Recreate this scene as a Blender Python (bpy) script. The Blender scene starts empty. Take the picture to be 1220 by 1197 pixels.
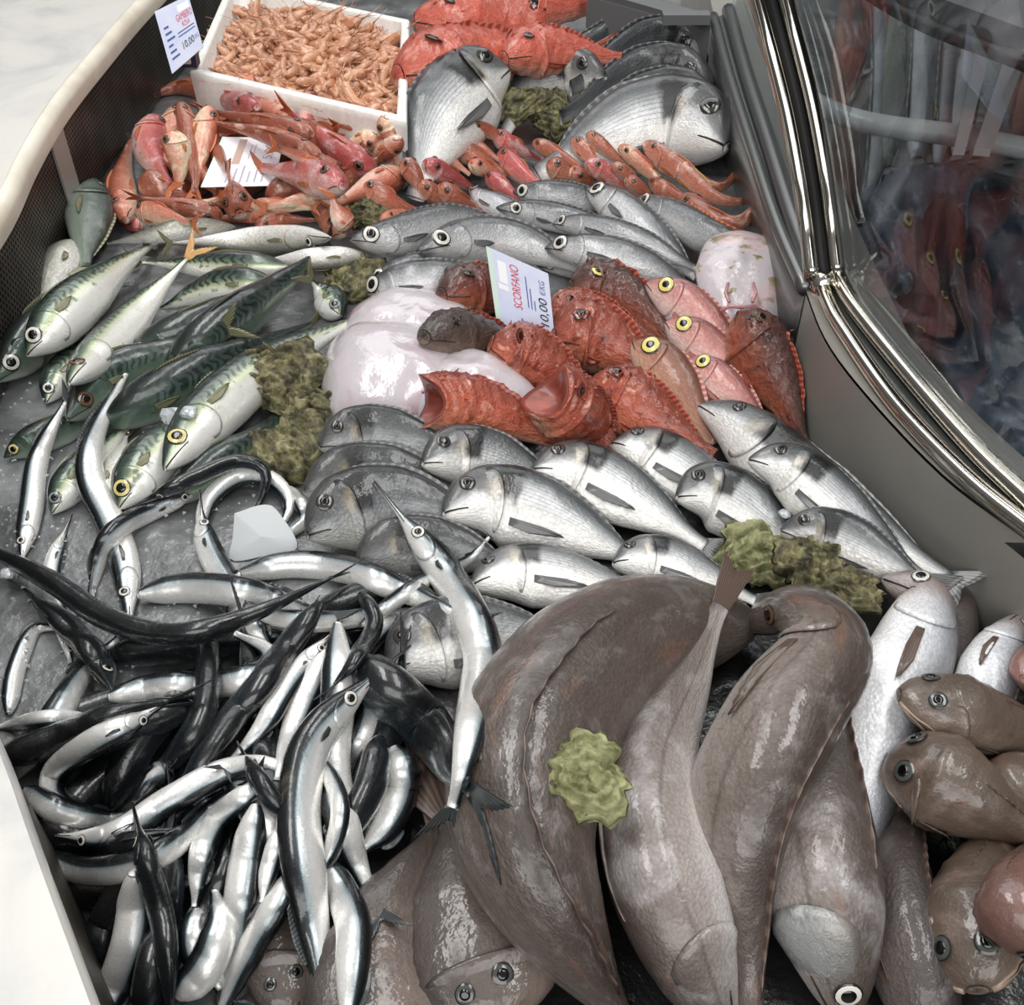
import bpy, bmesh, math, random
import numpy as np
from mathutils import Vector, Matrix
random.seed(7); RNG = np.random.default_rng(7)
SC = bpy.context.scene; COL = SC.collection
# ------------------------------------------------------------------ camera, light, exposure
W, HH, F = 1220.0, 1197.0, 1250.0
PITCH = math.radians(42.6); CAMZ = 0.75
FWD = np.array([0, math.cos(PITCH), -math.sin(PITCH)]); UPV = np.array([0, math.sin(PITCH), math.cos(PITCH)])
RGT = np.array([1.0, 0, 0]); CAM = np.array([0, 0, CAMZ])
cd = bpy.data.cameras.new('camera'); cam = bpy.data.objects.new('camera', cd); COL.objects.link(cam)
cam.location = CAM; cam.rotation_euler = (math.pi/2 - PITCH, 0, 0)
cd.sensor_fit = 'HORIZONTAL'; cd.sensor_width = 36; cd.lens = 36*F/W; cd.clip_start = .01
SC.camera = cam
SC.view_settings.view_transform = 'Standard'; SC.view_settings.look = 'None'
SC.view_settings.gamma = 1; SC.view_settings.use_curve_mapping = False
SC.view_settings.exposure = EXPOSURE = 0.1
wd = bpy.data.worlds.new('world'); SC.world = wd; wd.use_nodes = True
wn = wd.node_tree.nodes; wl = wd.node_tree.links
bg = wn['Background']; bg.inputs[1].default_value = 0.28
tc = wn.new('ShaderNodeTexCoord'); sx = wn.new('ShaderNodeSeparateXYZ'); cr = wn.new('ShaderNodeValToRGB')
wl.new(tc.outputs['Generated'], sx.inputs[0]); mr = wn.new('ShaderNodeMapRange')
mr.inputs[1].default_value = -1; wl.new(sx.outputs[2], mr.inputs[0]); wl.new(mr.outputs[0], cr.inputs[0])
cr.color_ramp.elements[0].color = (.10, .10, .105, 1); cr.color_ramp.elements[1].color = (1, 1, 1.0, 1)
cr.color_ramp.elements[0].position = .45
wl.new(cr.outputs[0], bg.inputs[0])
def area(name, loc, rot, sx, sy, power, col=(1, 1, 1)):
    l = bpy.data.lights.new(name, 'AREA'); l.shape = 'RECTANGLE'; l.size = sx; l.size_y = sy; l.energy = power; l.color = col
    o = bpy.data.objects.new(name, l); COL.objects.link(o); o.location = loc; o.rotation_euler = rot; return o
area('tube_lamp', (-.7, 1.3, 2.1), (0, math.radians(-16), 0), .5, 2.2, 26, (1, .985, .96))
area('tube_lamp', (.7, .9, 2.1), (0, math.radians(16), 0), .5, 2.0, 22, (1, .99, .97))
area('back_soft_light', (-.3, 3.6, 2.3), (math.radians(-60), 0, 0), 3.2, 1.6, 30, (.97, .985, 1))  # unseen soft area light added at the far end
area('front_fill_light', (-.2, -1.9, 2.0), (math.radians(52), 0, 0), 3.4, 1.7, 58, (1, .99, .975))  # fill light added behind the camera to brighten the flanks facing it
# ------------------------------------------------------------------ pixel <-> world
def ray(px, py): return FWD + RGT*((px-W/2)/F) - UPV*((py-HH/2)/F)
def un(px, py, z=0.0):
    d = ray(px, py); k = (z-CAMZ)/d[2]; return CAM + d*k
def proj(p):
    q = np.asarray(p)-CAM; d = q@FWD
    return np.stack([W/2+F*(q@RGT)/d, HH/2-F*(q@UPV)/d], -1)
def depth(p): return (np.asarray(p)-CAM)@FWD
# height field of everything laid down so far, so that later things rest on earlier ones
GX0, GY0, GS = -1.4, -.2, .004; NX, NY = 800, 700
HF = np.zeros((NX, NY))
def hget(x, y):
    i = np.clip(((np.asarray(x)-GX0)/GS).astype(int), 0, NX-1); j = np.clip(((np.asarray(y)-GY0)/GS).astype(int), 0, NY-1)
    return HF[i, j]
def hput(x, y, z):
    i = ((x-GX0)/GS).astype(int); j = ((y-GY0)/GS).astype(int)
    ok = (i >= 0) & (i < NX) & (j >= 0) & (j < NY); np.maximum.at(HF, (i[ok], j[ok]), z[ok])
def on(px, py, add=0.0):
    z = 0.03
    for _ in range(8): p = un(px, py, z); z = .5*z+.5*(float(hget(p[0], p[1]))+add)
    return un(px, py, z)
# ------------------------------------------------------------------ materials
def lin(h):
    h = h.lstrip('#'); c = [int(h[i:i+2], 16)/255 for i in (0, 2, 4)]
    return tuple(x/12.92 if x <= .04045 else ((x+.055)/1.055)**2.4 for x in c)+(1,)
class NT:
    def __init__(s, name):
        s.m = bpy.data.materials.new(name); s.m.use_nodes = True; s.t = s.m.node_tree; s.n = s.t.nodes; s.l = s.t.links
        s.b = s.n['Principled BSDF']
    def _in(s, sock, v):
        if isinstance(v, bpy.types.NodeSocket): s.l.new(v, sock)
        elif v is not None: sock.default_value = v
    def math(s, op, a, b=None, c=None, clamp=False):
        n = s.n.new('ShaderNodeMath'); n.operation = op; n.use_clamp = clamp
        for i, v in enumerate((a, b, c)): s._in(n.inputs[i], v)
        return n.outputs[0]
    def mix(s, f, a, b, mode='MIX'):
        n = s.n.new('ShaderNodeMix'); n.data_type = 'RGBA'; n.blend_type = mode
        s._in(n.inputs[0], f); s._in(n.inputs[6], a); s._in(n.inputs[7], b); return n.outputs[2]
    def ramp(s, f, stops, interp='LINEAR'):
        n = s.n.new('ShaderNodeValToRGB'); e = n.color_ramp.elements; n.color_ramp.interpolation = interp
        while len(e) < len(stops): e.new(.5)
        for x, (p, c) in zip(e, stops): x.position = p; x.color = lin(c) if isinstance(c, str) else (c, c, c, 1)
        s._in(n.inputs[0], f); return n.outputs[0]
    def attr(s, name, out='Fac'):
        n = s.n.new('ShaderNodeAttribute'); n.attribute_name = name; return n.outputs[out]
    def noise(s, vec, scale, detail=3, rough=.55, dist=0):
        n = s.n.new('ShaderNodeTexNoise'); s._in(n.inputs['Vector'], vec); n.inputs['Scale'].default_value = scale
        n.inputs['Detail'].default_value = detail; n.inputs['Roughness'].default_value = rough; n.inputs['Distortion'].default_value = dist
        return n.outputs['Fac']
    def voro(s, vec, scale, out='Distance', feat='F1'):
        n = s.n.new('ShaderNodeTexVoronoi'); n.feature = feat; s._in(n.inputs['Vector'], vec); n.inputs['Scale'].default_value = scale
        return n.outputs[out]
    def vmul(s, vec, v):
        n = s.n.new('ShaderNodeVectorMath'); n.operation = 'MULTIPLY'; s._in(n.inputs[0], vec); n.inputs[1].default_value = v; return n.outputs[0]
    def obj(s): return s.n.new('ShaderNodeTexCoord').outputs['Object']
    def step(s, x, a, b):
        n = s.n.new('ShaderNodeMapRange'); n.interpolation_type = 'SMOOTHSTEP'
        s._in(n.inputs[0], x); n.inputs[1].default_value = a; n.inputs[2].default_value = b; return n.outputs[0]
    def band(s, x, a, b, soft):
        return s.math('MULTIPLY', s.step(x, a-soft, a+soft), s.math('SUBTRACT', 1.0, s.step(x, b-soft, b+soft)))
    def bump(s, h, strength=.3, dist=.002, prev=None):
        n = s.n.new('ShaderNodeBump'); n.inputs['Strength'].default_value = strength; n.inputs['Distance'].default_value = dist
        s._in(n.inputs['Height'], h)
        if prev is not None: s.l.new(prev, n.inputs['Normal'])
        return n.outputs[0]
    def out(s, col=None, rough=None, metal=None, coat=None, normal=None, spec=None, alpha=None, sss=None):
        b = s.b.inputs
        if isinstance(col, str): col = lin(col)
        s._in(b['Base Color'], col); s._in(b['Roughness'], rough); s._in(b['Metallic'], metal)
        if coat is not None: s._in(b['Coat Weight'], coat); b['Coat Roughness'].default_value = .09
        if spec is not None: s._in(b['Specular IOR Level'], spec)
        if normal is not None:
            s.l.new(normal, b['Normal'])
            if coat is not None: s.l.new(normal, b['Coat Normal'])
        if alpha is not None: s._in(b['Alpha'], alpha)
        return s.m
def fish_mat(name, ramp, nz=.12, scale=0, bump=.25, rough=.32, metal=0.0, coat=.5, mott=None, extra=None, head=None, lumps=0):
    """countershading along the body's own 'dv' attribute (back = 1, belly = -1), mottling and scale relief"""
    k = NT(name); dv = k.attr('dv'); t = k.attr('t'); fs = k.attr('fs', 'Vector')
    n1 = k.noise(k.vmul(fs, (14, 40, 1)), 1.0, 4)
    x = k.math('MULTIPLY_ADD', dv, .5, .5)
    x = k.math('ADD', x, k.math('MULTIPLY', k.math('SUBTRACT', n1, .5), nz*2))
    c = k.ramp(x, ramp)
    if mott:
        for colr, sc, lo, hi, amt in mott:
            m = k.math('MULTIPLY', k.step(k.noise(fs, sc, 4, .6, .4), lo, hi), amt)
            c = k.mix(m, c, lin(colr))
    if extra: c = extra(k, c, dv, t, fs)
    if head: c = k.mix(k.math('MULTIPLY', k.math('SUBTRACT', 1.0, k.step(t, head[1]-.04, head[1]+.03)), head[2]), c, lin(head[0]))
    nrm = k.bump(k.noise(fs, 62, 4, .6), min(1, bump*1.5), .0035); cn_ = k.bump(k.noise(fs, 75, 3, .6), min(1, bump*1.6), .0022); nrm = k.bump(k.noise(fs, 420, 4, .75), min(1, bump*1.7), .001, nrm)
    if lumps: nrm = k.bump(k.noise(fs, lumps, 5, .65), .8, .006, nrm)
    if scale:
        v = k.voro(k.vmul(fs, (1, 1.3, 1)), scale)
        nrm = k.bump(v, .35, .0012, nrm)
        c = k.mix(k.math('MULTIPLY', k.step(v, .35, .75), .16), c, (.02, .02, .02, 1))
    r = k.math('MULTIPLY_ADD', k.noise(fs, 60, 4, .7), .35, rough-.12); coat = k.math('MULTIPLY', k.step(k.noise(fs, 40, 4, .7), .3, .6), min(1, coat*1.25))
    k.out(c, r, metal, coat, nrm); k.l.new(cn_, k.b.inputs['Coat Normal']); return k.m
def plain(name, col, rough=.5, metal=0, coat=0, nscale=0, namt=.2, col2=None, bump=0, bscale=60):
    k = NT(name); c = lin(col)
    if nscale: c = k.mix(k.step(k.noise(k.obj(), nscale, 5, .6), .3, .72), c, lin(col2 or col))
    nrm = k.bump(k.noise(k.obj(), bscale, 4), bump, .003) if bump else None
    return k.out(c, rough, metal, coat, nrm)
def x_bream(k, c, dv, t, fs):
    nz = k.math('SUBTRACT', k.noise(fs, 45, 4), .5)
    tt = k.math('ADD', t, k.math('MULTIPLY', nz, .07)); dd = k.math('ADD', dv, k.math('MULTIPLY', nz, .5))
    ln = k.math('SINE', k.math('MULTIPLY', k.attr('th'), 62.0))
    c = k.mix(k.math('MULTIPLY', k.math('MULTIPLY', k.step(ln, .2, 1), k.band(t, .32, 1.2, .03)), k.math('MULTIPLY', k.step(dv, -.2, .2), .4)), c, lin('#4c5054'))
    gold = k.math('MULTIPLY', k.band(tt, .19, .26, .02), k.band(dd, .0, .5, .15))
    c = k.mix(k.math('MULTIPLY', gold, .4), c, lin('#a8936a'))
    face = k.math('MULTIPLY', k.math('SUBTRACT', 1.0, k.step(tt, .17, .24)), k.step(dd, .0, .4))
    c = k.mix(k.math('MULTIPLY', face, .75), c, lin('#4c4c4c'))
    blk = k.math('MULTIPLY', k.band(tt, .24, .35, .02), k.band(dd, .02, .96, .12))
    return k.mix(k.math('MULTIPLY', blk, .95), c, lin('#101010'))
def x_mack(k, c, dv, t, fs):
    s = k.n.new('ShaderNodeSeparateXYZ'); k.l.new(fs, s.inputs[0])
    a = k.math('ADD', k.math('MULTIPLY', s.outputs[0], 520), k.math('MULTIPLY', k.noise(fs, 55, 2), 14))
    a = k.math('ADD', a, k.math('MULTIPLY', k.math('SINE', k.math('MULTIPLY', k.attr('th'), 9.0)), 1.6))
    w = k.math('MULTIPLY', k.step(k.math('SINE', a), -.2, .5), k.math('MULTIPLY', k.step(dv, .05, .35), k.step(t, .2, .3)))
    c = k.mix(k.math('MULTIPLY', w, .8), c, lin('#10181a'))
    sp = k.math('MULTIPLY', k.step(k.noise(fs, 70, 2), .6, .68), k.band(dv, -.2, .3, .1))
    return k.mix(k.math('MULTIPLY', sp, .7), c, lin('#4a5548'))
def x_hake(k, c, dv, t, fs):
    lat = k.band(dv, .16, .24, .04)
    c = k.mix(k.math('MULTIPLY', lat, .45), c, lin('#4a413d'))
    b = k.math('MULTIPLY', k.step(k.noise(k.vmul(fs, (20, 60, 1)), 1.0, 4), .58, .7), k.band(dv, .55, 1.2, .1))
    return k.mix(k.math('MULTIPLY', b, .5), c, lin('#7d5d4e'))
M = {}
M['bream'] = fish_mat('bream_skin', [(.0, '#f2f0ec'), (.42, '#ebe9e5'), (.58, '#c9cacb'), (.74, '#8f9293'), (.87, '#5a5d5f'), (1, '#323538')], .08, 230, .2, .3, .25, .6, extra=x_bream)
M['bream_dark'] = fish_mat('dark_bream_skin', [(.0, '#d8d6d0'), (.3, '#a9aaa6'), (.5, '#85888a'), (.7, '#5c5f60'), (.85, '#3a3c3e'), (1, '#232527')], .08, 230, .25, .3, .3, .6, extra=x_bream)
M['hake'] = fish_mat('brown_hake_skin', [(.0, '#c2bab5'), (.25, '#a09690'), (.5, '#7f746d'), (.8, '#665a53'), (1, '#4b413b')], .1, 300, .3, .34, .0, .7,
    mott=[('#a49c99', 40, .5, .75, .35), ('#4f443e', 150, .55, .7, .5), ('#6d5a4f', 22, .62, .8, .4)], extra=x_hake)
M['hake_pale'] = fish_mat('pale_hake_skin', [(.0, '#e6e2df'), (.18, '#d2ccc9'), (.4, '#a49b96'), (.65, '#80766f'), (1, '#564c46')], .12, 330, .3, .34, .1, .6,
    mott=[('#c9c4c6', 22, .5, .75, .5)], extra=x_hake)
M['cheek'] = fish_mat('silvery_cheek', [(.0, '#c4c5c4'), (.5, '#a6a8a7'), (1, '#80766f')], .2, 0, .35, .28, .3, .6, mott=[('#7f817f', 30, .46, .66, .7), ('#d5d8d6', 55, .56, .7, .6)])
M['hake_white'] = fish_mat('white_hake_skin', [(.0, '#fbfafa'), (.45, '#e4e5e8'), (.68, '#b9bcc2'), (.85, '#7d7d82'), (1, '#4f4d50')], .07, 330, .2, .3, .15, .6, head=('#9c8a84', .17, .7))
M['hake_dark'] = fish_mat('dark_hake_skin', [(.0, '#8d837f'), (.4, '#6f6562'), (.7, '#574d4a'), (1, '#3c3432')], .14, 330, .35, .34, .0, .6, mott=[('#8d8788', 30, .55, .75, .5)])
M['whiting'] = fish_mat('silver_hake_skin', [(.0, '#f2f1ef'), (.45, '#dcdcdc'), (.62, '#b4b5b7'), (.78, '#7d7f81'), (.9, '#4b4d50'), (1, '#303235')], .1, 300, .3, .28, .25, .7, mott=[('#5d5f62', 34, .58, .75, .35)], head=('#2e3034', .06, .7))
M['mullet'] = fish_mat('red_mullet_skin', [(.0, '#ead8c6'), (.25, '#e0b7a2'), (.5, '#cb8770'), (.75, '#b4684f'), (1, '#8c4c39')], .2, 220, .3, .3, .05, .6,
    mott=[('#efc9b8', 34, .54, .72, .7), ('#b8483c', 48, .58, .74, .7), ('#8a4a34', 60, .64, .76, .5)])
M['mullet_pale'] = fish_mat('pale_mullet_skin', [(.0, '#f2e6cf'), (.35, '#ebcfae'), (.6, '#dfa188'), (1, '#b8664e')], .22, 220, .3, .3, .05, .6,
    mott=[('#f1e3c4', 30, .5, .7, .7), ('#c9483e', 44, .6, .74, .75), ('#b98f8e', 26, .58, .72, .5)])
M['mullet_pink'] = fish_mat('pink_mullet_skin', [(.0, '#efd9d2'), (.35, '#e2a8a0'), (.6, '#cf6f6a'), (1, '#a64848')], .22, 220, .3, .28, .1, .6,
    mott=[('#ead2d0', 30, .52, .7, .6), ('#b8303a', 40, .6, .74, .7)])
M['mack'] = fish_mat('mackerel_skin', [(.0, '#f5f4f0'), (.4, '#e6e7e0'), (.55, '#c9cfae'), (.66, '#6f8069'), (.8, '#3a4a42'), (1, '#1e2826')], .06, 0, .12, .25, .3, .7, extra=x_mack)
M['mack_dark'] = fish_mat('dark_mackerel_skin', [(.0, '#c2c6c0'), (.25, '#93a094'), (.42, '#6c7f6e'), (.6, '#4c6055'), (.8, '#36463f'), (1, '#1d2523')], .08, 0, .15, .27, .25, .7, extra=x_mack)
M['sard'] = fish_mat('silver_sardine_skin', [(.0, '#f4f3ef'), (.4, '#e3e2dc'), (.6, '#cbc9be'), (.8, '#9a9a90'), (1, '#55584f')], .1, 260, .25, .3, .3, .6, mott=[('#b9a98c', 40, .6, .75, .35)])
M['gar'] = fish_mat('garfish_skin', [(.0, '#fbfaf6'), (.4, '#e6e5e2'), (.62, '#c3c7c8'), (.71, '#93a1a6'), (.76, '#343c41'), (.86, '#1a1e21'), (1, '#121416')], .035, 0, .12, .22, .4, .8, mott=[('#cfc3a8', 22, .62, .8, .25)])
M['gar_dark'] = fish_mat('dark_garfish_skin', [(.0, '#dededb'), (.25, '#a4abae'), (.38, '#4d575e'), (.6, '#2a3136'), (.8, '#1c2124'), (1, '#15181a')], .04, 0, .15, .22, .2, .8)
M['scorp'] = fish_mat('red_scorpionfish_skin', [(.0, '#e6b49c'), (.3, '#d37a5c'), (.6, '#bb5a42'), (1, '#8a3f2d')], .22, 160, .5, .32, 0, .6,
    mott=[('#7a2a1c', 44, .54, .66, .8), ('#efb096', 66, .58, .7, .75), ('#5b2a20', 26, .66, .78, .6)], lumps=75)
M['scorp_brown'] = fish_mat('brown_scorpionfish_skin', [(.0, '#d9a884'), (.3, '#a8593d'), (.6, '#7a3a2a'), (1, '#4a2a22')], .22, 160, .5, .34, 0, .6,
    mott=[('#3c211a', 44, .55, .68, .8), ('#c98563', 60, .6, .74, .6)], lumps=75)
M['scorp_dark'] = fish_mat('dark_scorpionfish_skin', [(.0, '#a08a78'), (.3, '#6d5a4c'), (.6, '#54443a'), (1, '#392d27')], .22, 160, .5, .36, 0, .6, mott=[('#2a201b', 46, .55, .68, .7), ('#94806f', 60, .62, .76, .5)], lumps=75)
M['scorp_big'] = fish_mat('large_scorpionfish_skin', [(.0, '#efb3a0'), (.3, '#e07f69'), (.6, '#d2634e'), (1, '#b55544')], .2, 150, .4, .36, 0, .5,
    mott=[('#f0a490', 24, .55, .72, .7), ('#a85750', 20, .62, .76, .5)], lumps=60)
M['pandora'] = fish_mat('pink_pandora_skin', [(.0, '#f5e6e0'), (.35, '#ecc5bb'), (.6, '#d99d95'), (.8, '#b5746c'), (1, '#86504a')], .12, 220, .25, .3, .1, .6, mott=[('#b2a0b8', 30, .6, .75, .5)])
M['pandora_dark'] = fish_mat('brown_pandora_skin', [(.0, '#eacfbd'), (.35, '#c99a80'), (.6, '#a4705a'), (1, '#6d4438')], .14, 220, .25, .3, .05, .6, mott=[('#8d7a8c', 34, .6, .75, .5)])
M['fork'] = fish_mat('brown_forkbeard_skin', [(.0, '#aa9a8e'), (.3, '#8f7e72'), (.6, '#746458'), (1, '#56493f')], .22, 0, .35, .26, 0, .8,
    mott=[('#a88f86', 18, .55, .75, .5), ('#4c3c34', 28, .6, .76, .5), ('#a9716a', 14, .62, .78, .35)])
M['fork_pink'] = fish_mat('pinkish_forkbeard_skin', [(.0, '#d2a9a0'), (.3, '#b88378'), (.6, '#95685e'), (1, '#6f524a')], .22, 0, .35, .26, 0, .8, mott=[('#c9a49c', 18, .55, .75, .5), ('#7c463f', 22, .6, .76, .5)])
M['fork_dark'] = fish_mat('murky_brown_fish_skin', [(.0, '#786a61'), (.35, '#63564e'), (.7, '#50453f'), (1, '#3a322e')], .2, 0, .35, .27, 0, .8, mott=[('#7c6a60', 16, .52, .72, .5), ('#352c27', 24, .58, .75, .6)])
M['reflected'] = fish_mat('reflected_fish_skin', [(.0, '#dfe2e6'), (.4, '#b4babf'), (.7, '#7b8187'), (1, '#4a4e53')], .15, 0, .15, .3, .3, .5, mott=[('#5d4a44', 12, .55, .7, .5)])  # skin of the long fish added to mimic the glass reflection
M['reflected_brown'] = fish_mat('brown_reflected_fish_skin', [(.0, '#a08478'), (.4, '#6d4c41'), (.7, '#4e342d'), (1, '#33221e')], .15, 0, .15, .34, .1, .5)
M['green'] = fish_mat('dark_green_fish_skin', [(.0, '#8d968a'), (.35, '#69756a'), (.6, '#4b574e'), (1, '#2d3530')], .12, 0, .2, .3, .2, .6, mott=[('#8f9480', 20, .56, .74, .4)])
def finm(name, c1, c2, rough=.4):
    k = NT(name); u = k.attr('fu')
    w = k.step(k.math('SINE', k.math('MULTIPLY', u, 75.0)), -.4, .8)
    return k.out(k.mix(w, lin(c1), lin(c2)), rough, 0, .4)
M['f_grey'] = finm('grey_fin', '#4c4d4e', '#7c7d7d'); M['f_pale'] = finm('pale_fin', '#8d8a86', '#c2bdb6')
M['f_brown'] = finm('brown_fin', '#6c615b', '#81766f'); M['f_murk'] = finm('murky_fin', '#4a3b34', '#6a584e'); M['f_red'] = finm('orange_fin', '#a85232', '#d98a5c')
M['f_redfish'] = finm('red_fin', '#7b3022', '#b55a42'); M['f_dark'] = finm('dark_fin', '#1b1e20', '#43484a')
M['f_olive'] = finm('olive_fin', '#4d4e38', '#8a8865'); M['f_yellow'] = finm('yellow_fin', '#a87a3e', '#dcb878'); M['f_pink'] = finm('pink_fin', '#a9655c', '#dba59a')
def gloss(name, c, r=.08): return NT(name).out(c, max(r, .14), 0, .5)
M['pupil'] = gloss('eye_pupil', '#050505'); M['rim'] = gloss('eye_rim', '#26231f', .2)
for nm, c in (('silver', '#cfcdc3'), ('gold', '#cbbf7c'), ('yellow', '#e6d67c'), ('grey', '#7e8284'), ('dark', '#3a3632'), ('cloud', '#474b48'), ('brown', '#6b4a35'), ('red', '#7b2f22'), ('white', '#ece9df')):
    M['i_'+nm] = gloss('iris_'+nm, c, .15)
M['lip'] = plain('fish_lip', '#9b8674', .4, coat=.3); M['mouth'] = plain('mouth_line', '#2b211e', .5); M['mouth_red'] = plain('inside_of_mouth', '#6f2c22', .45, coat=.3, nscale=30, col2='#a6503c')
M['steel'] = (lambda k: k.out(k.mix(k.noise(k.vmul(k.obj(), (3, 3, 3)), 1, 4), lin('#a09e98'), lin('#b9b6ae')), k.math('MULTIPLY_ADD', k.noise(k.obj(), 9, 4), .2, .34), .5, None, k.bump(k.noise(k.vmul(k.obj(), (400, 20, 20)), 1, 2), .06, .001)))(NT('brushed_steel'))
M['chrome'] = NT('polished_chrome').out('#cfcac0', .12, 1)
M['alu'] = NT('grey_aluminium').out('#7d7f7e', .32, .85)
M['frame_dark'] = plain('dark_grey_frame', '#4a4b4d', .5); M['rail_grey'] = plain('painted_grey_metal', '#77797a', .45, .3); M['dark'] = plain('dark_gap', '#0c0c0d', .6)
M['perf'] = plain('perforated_metal', '#6d675f', .4, .75, nscale=20, col2='#4f4a44')
M['perf_back'] = plain('metal_behind_the_perforation', '#171614', .6, .3)
k = NT('marble'); c = k.mix(k.step(k.noise(k.obj(), 7, 6, .6, .8), .42, .75), lin('#d6d3cd'), lin('#b9babb'))
M['marble'] = k.out(c, .32, 0, .15)
M['cream'] = plain('cream_stone_edge', '#e6dfd0', .4, 0, .2, 14, .2, '#d3cab8')
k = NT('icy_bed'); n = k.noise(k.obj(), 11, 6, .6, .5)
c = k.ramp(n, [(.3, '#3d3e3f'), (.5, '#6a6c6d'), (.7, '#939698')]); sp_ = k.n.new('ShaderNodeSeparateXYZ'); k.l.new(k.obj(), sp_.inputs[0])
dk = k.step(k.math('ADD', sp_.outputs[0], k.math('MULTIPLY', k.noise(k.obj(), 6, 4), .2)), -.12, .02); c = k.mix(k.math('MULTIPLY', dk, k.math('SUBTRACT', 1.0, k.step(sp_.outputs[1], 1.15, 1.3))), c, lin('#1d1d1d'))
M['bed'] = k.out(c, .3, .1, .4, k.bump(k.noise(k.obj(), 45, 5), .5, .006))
M['ice'] = NT('ice').out('#dfe6ea', .1, 0, .5)
M['ice'].node_tree.nodes['Principled BSDF'].inputs['Transmission Weight'].default_value = .55
M['foam'] = plain('white_foam', '#efeeea', .55, nscale=90, col2='#e2e1dc', bump=.15, bscale=300)
M['plastic'] = plain('white_plastic', '#dfe0e0', .35, coat=.3); M['tag'] = plain('translucent_white_plastic', '#abb0b2', .35, coat=.3)
M['card'] = plain('pale_blue_card', '#d9def0', .35, coat=.3, nscale=30, col2='#c9d2ee')
M['card_pink'] = plain('pinkish_white_card', '#f1ecef', .35, coat=.3, nscale=40, col2='#e4e0ea')
M['card_green'] = plain('pale_green_edge', '#cfe3da', .4); M['white'] = plain('white_print', '#f4f5f8', .4)
M['ink_red'] = plain('red_ink', '#d23b52', .5); M['ink_blue'] = plain('blue_ink', '#4a5a9e', .5); M['ink_black'] = plain('black_ink', '#14161f', .5)
M['ink_tan'] = plain('faded_brown_ink', '#c3aa9d', .6); M['ink_grey'] = plain('faded_grey_ink', '#b5aec2', .6); M['clip'] = plain('navy_clip', '#1f2548', .35)
k = NT('oyster_shell'); n = k.noise(k.obj(), 55, 6, .65, .6)
c = k.ramp(n, [(.32, '#16140b'), (.43, '#444128'), (.55, '#7c764e'), (.7, '#b3ad86')])
c = k.mix(k.step(k.noise(k.obj(), 28, 4), .55, .7), c, lin('#4d4a2a'))
M['oyster'] = k.out(c, .42, 0, .35, k.bump(k.noise(k.obj(), 130, 6, .7), .9, .004))
k = NT('pale_green_oyster'); n = k.noise(k.obj(), 40, 6, .65, .6)
c = k.ramp(n, [(.3, '#3c3b20'), (.42, '#7d7e52'), (.58, '#a9aa7c'), (.8, '#c8c8a4')])
M['oyster_pale'] = k.out(c, .38, 0, .4, k.bump(k.noise(k.obj(), 130, 6, .7), .8, .004))
k = NT('pale_ray_belly'); n = k.noise(k.obj(), 9, 4, .6, .5)
c = k.mix(k.step(n, .5, .72), lin('#bfb7bc'), lin('#b8929a'))
M['ray'] = k.out(c, .22, 0, .8, k.bump(k.noise(k.obj(), 28, 4), .5, .005))
k = NT('blotched_ray_underside'); n = k.noise(k.obj(), 26, 4, .6, .3)
c = k.mix(k.step(n, .54, .6), lin('#c9c0c4'), lin('#857f50')); c = k.mix(k.step(k.noise(k.obj(), 16, 3), .52, .7), c, lin('#dcc0c4'))
M['ray_blotch'] = k.out(c, .25, 0, .7, k.bump(k.noise(k.obj(), 40, 4), .5, .004))
M['pinkflesh'] = plain('pink_flesh', '#c58a90', .3, coat=.5)
M['oyster_in'] = plain('shell_rim', '#b9b79a', .4)
k = NT('shrimp_shell'); n = k.noise(k.obj(), 160, 3); ri = k.n.new('ShaderNodeObjectInfo').outputs['Random']
c = k.mix(ri, lin('#cf9a78'), lin('#b27a5c')); c = k.mix(k.step(n, .5, .75), c, lin('#dcb89c')); 
M['shrimp'] = k.out(c, .35, 0, .4)
k = NT('reflected_slate_cloth'); n = k.noise(k.obj(), 5, 5, .6, 1)
M['cloth'] = k.out(k.ramp(n, [(.3, '#343b46'), (.55, '#5a6472'), (.75, '#8b95a2')]), .5, 0, .2, k.bump(k.noise(k.obj(), 14, 5), .6, .02))
M['maroon'] = plain('reflected_maroon_cloth', '#4b2a2e', .5, nscale=8, col2='#2e2024')  # both cloths stand in for dark shapes reflected in the glass
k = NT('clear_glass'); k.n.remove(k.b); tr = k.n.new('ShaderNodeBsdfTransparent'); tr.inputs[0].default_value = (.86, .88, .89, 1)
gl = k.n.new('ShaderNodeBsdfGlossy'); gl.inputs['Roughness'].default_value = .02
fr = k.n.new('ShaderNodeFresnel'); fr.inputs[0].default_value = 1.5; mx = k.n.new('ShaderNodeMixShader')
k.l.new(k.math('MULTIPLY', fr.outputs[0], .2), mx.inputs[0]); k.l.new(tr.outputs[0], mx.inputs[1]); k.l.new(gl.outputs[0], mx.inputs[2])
k.l.new(mx.outputs[0], k.n['Material Output'].inputs[0]); M['glass'] = k.m
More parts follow.
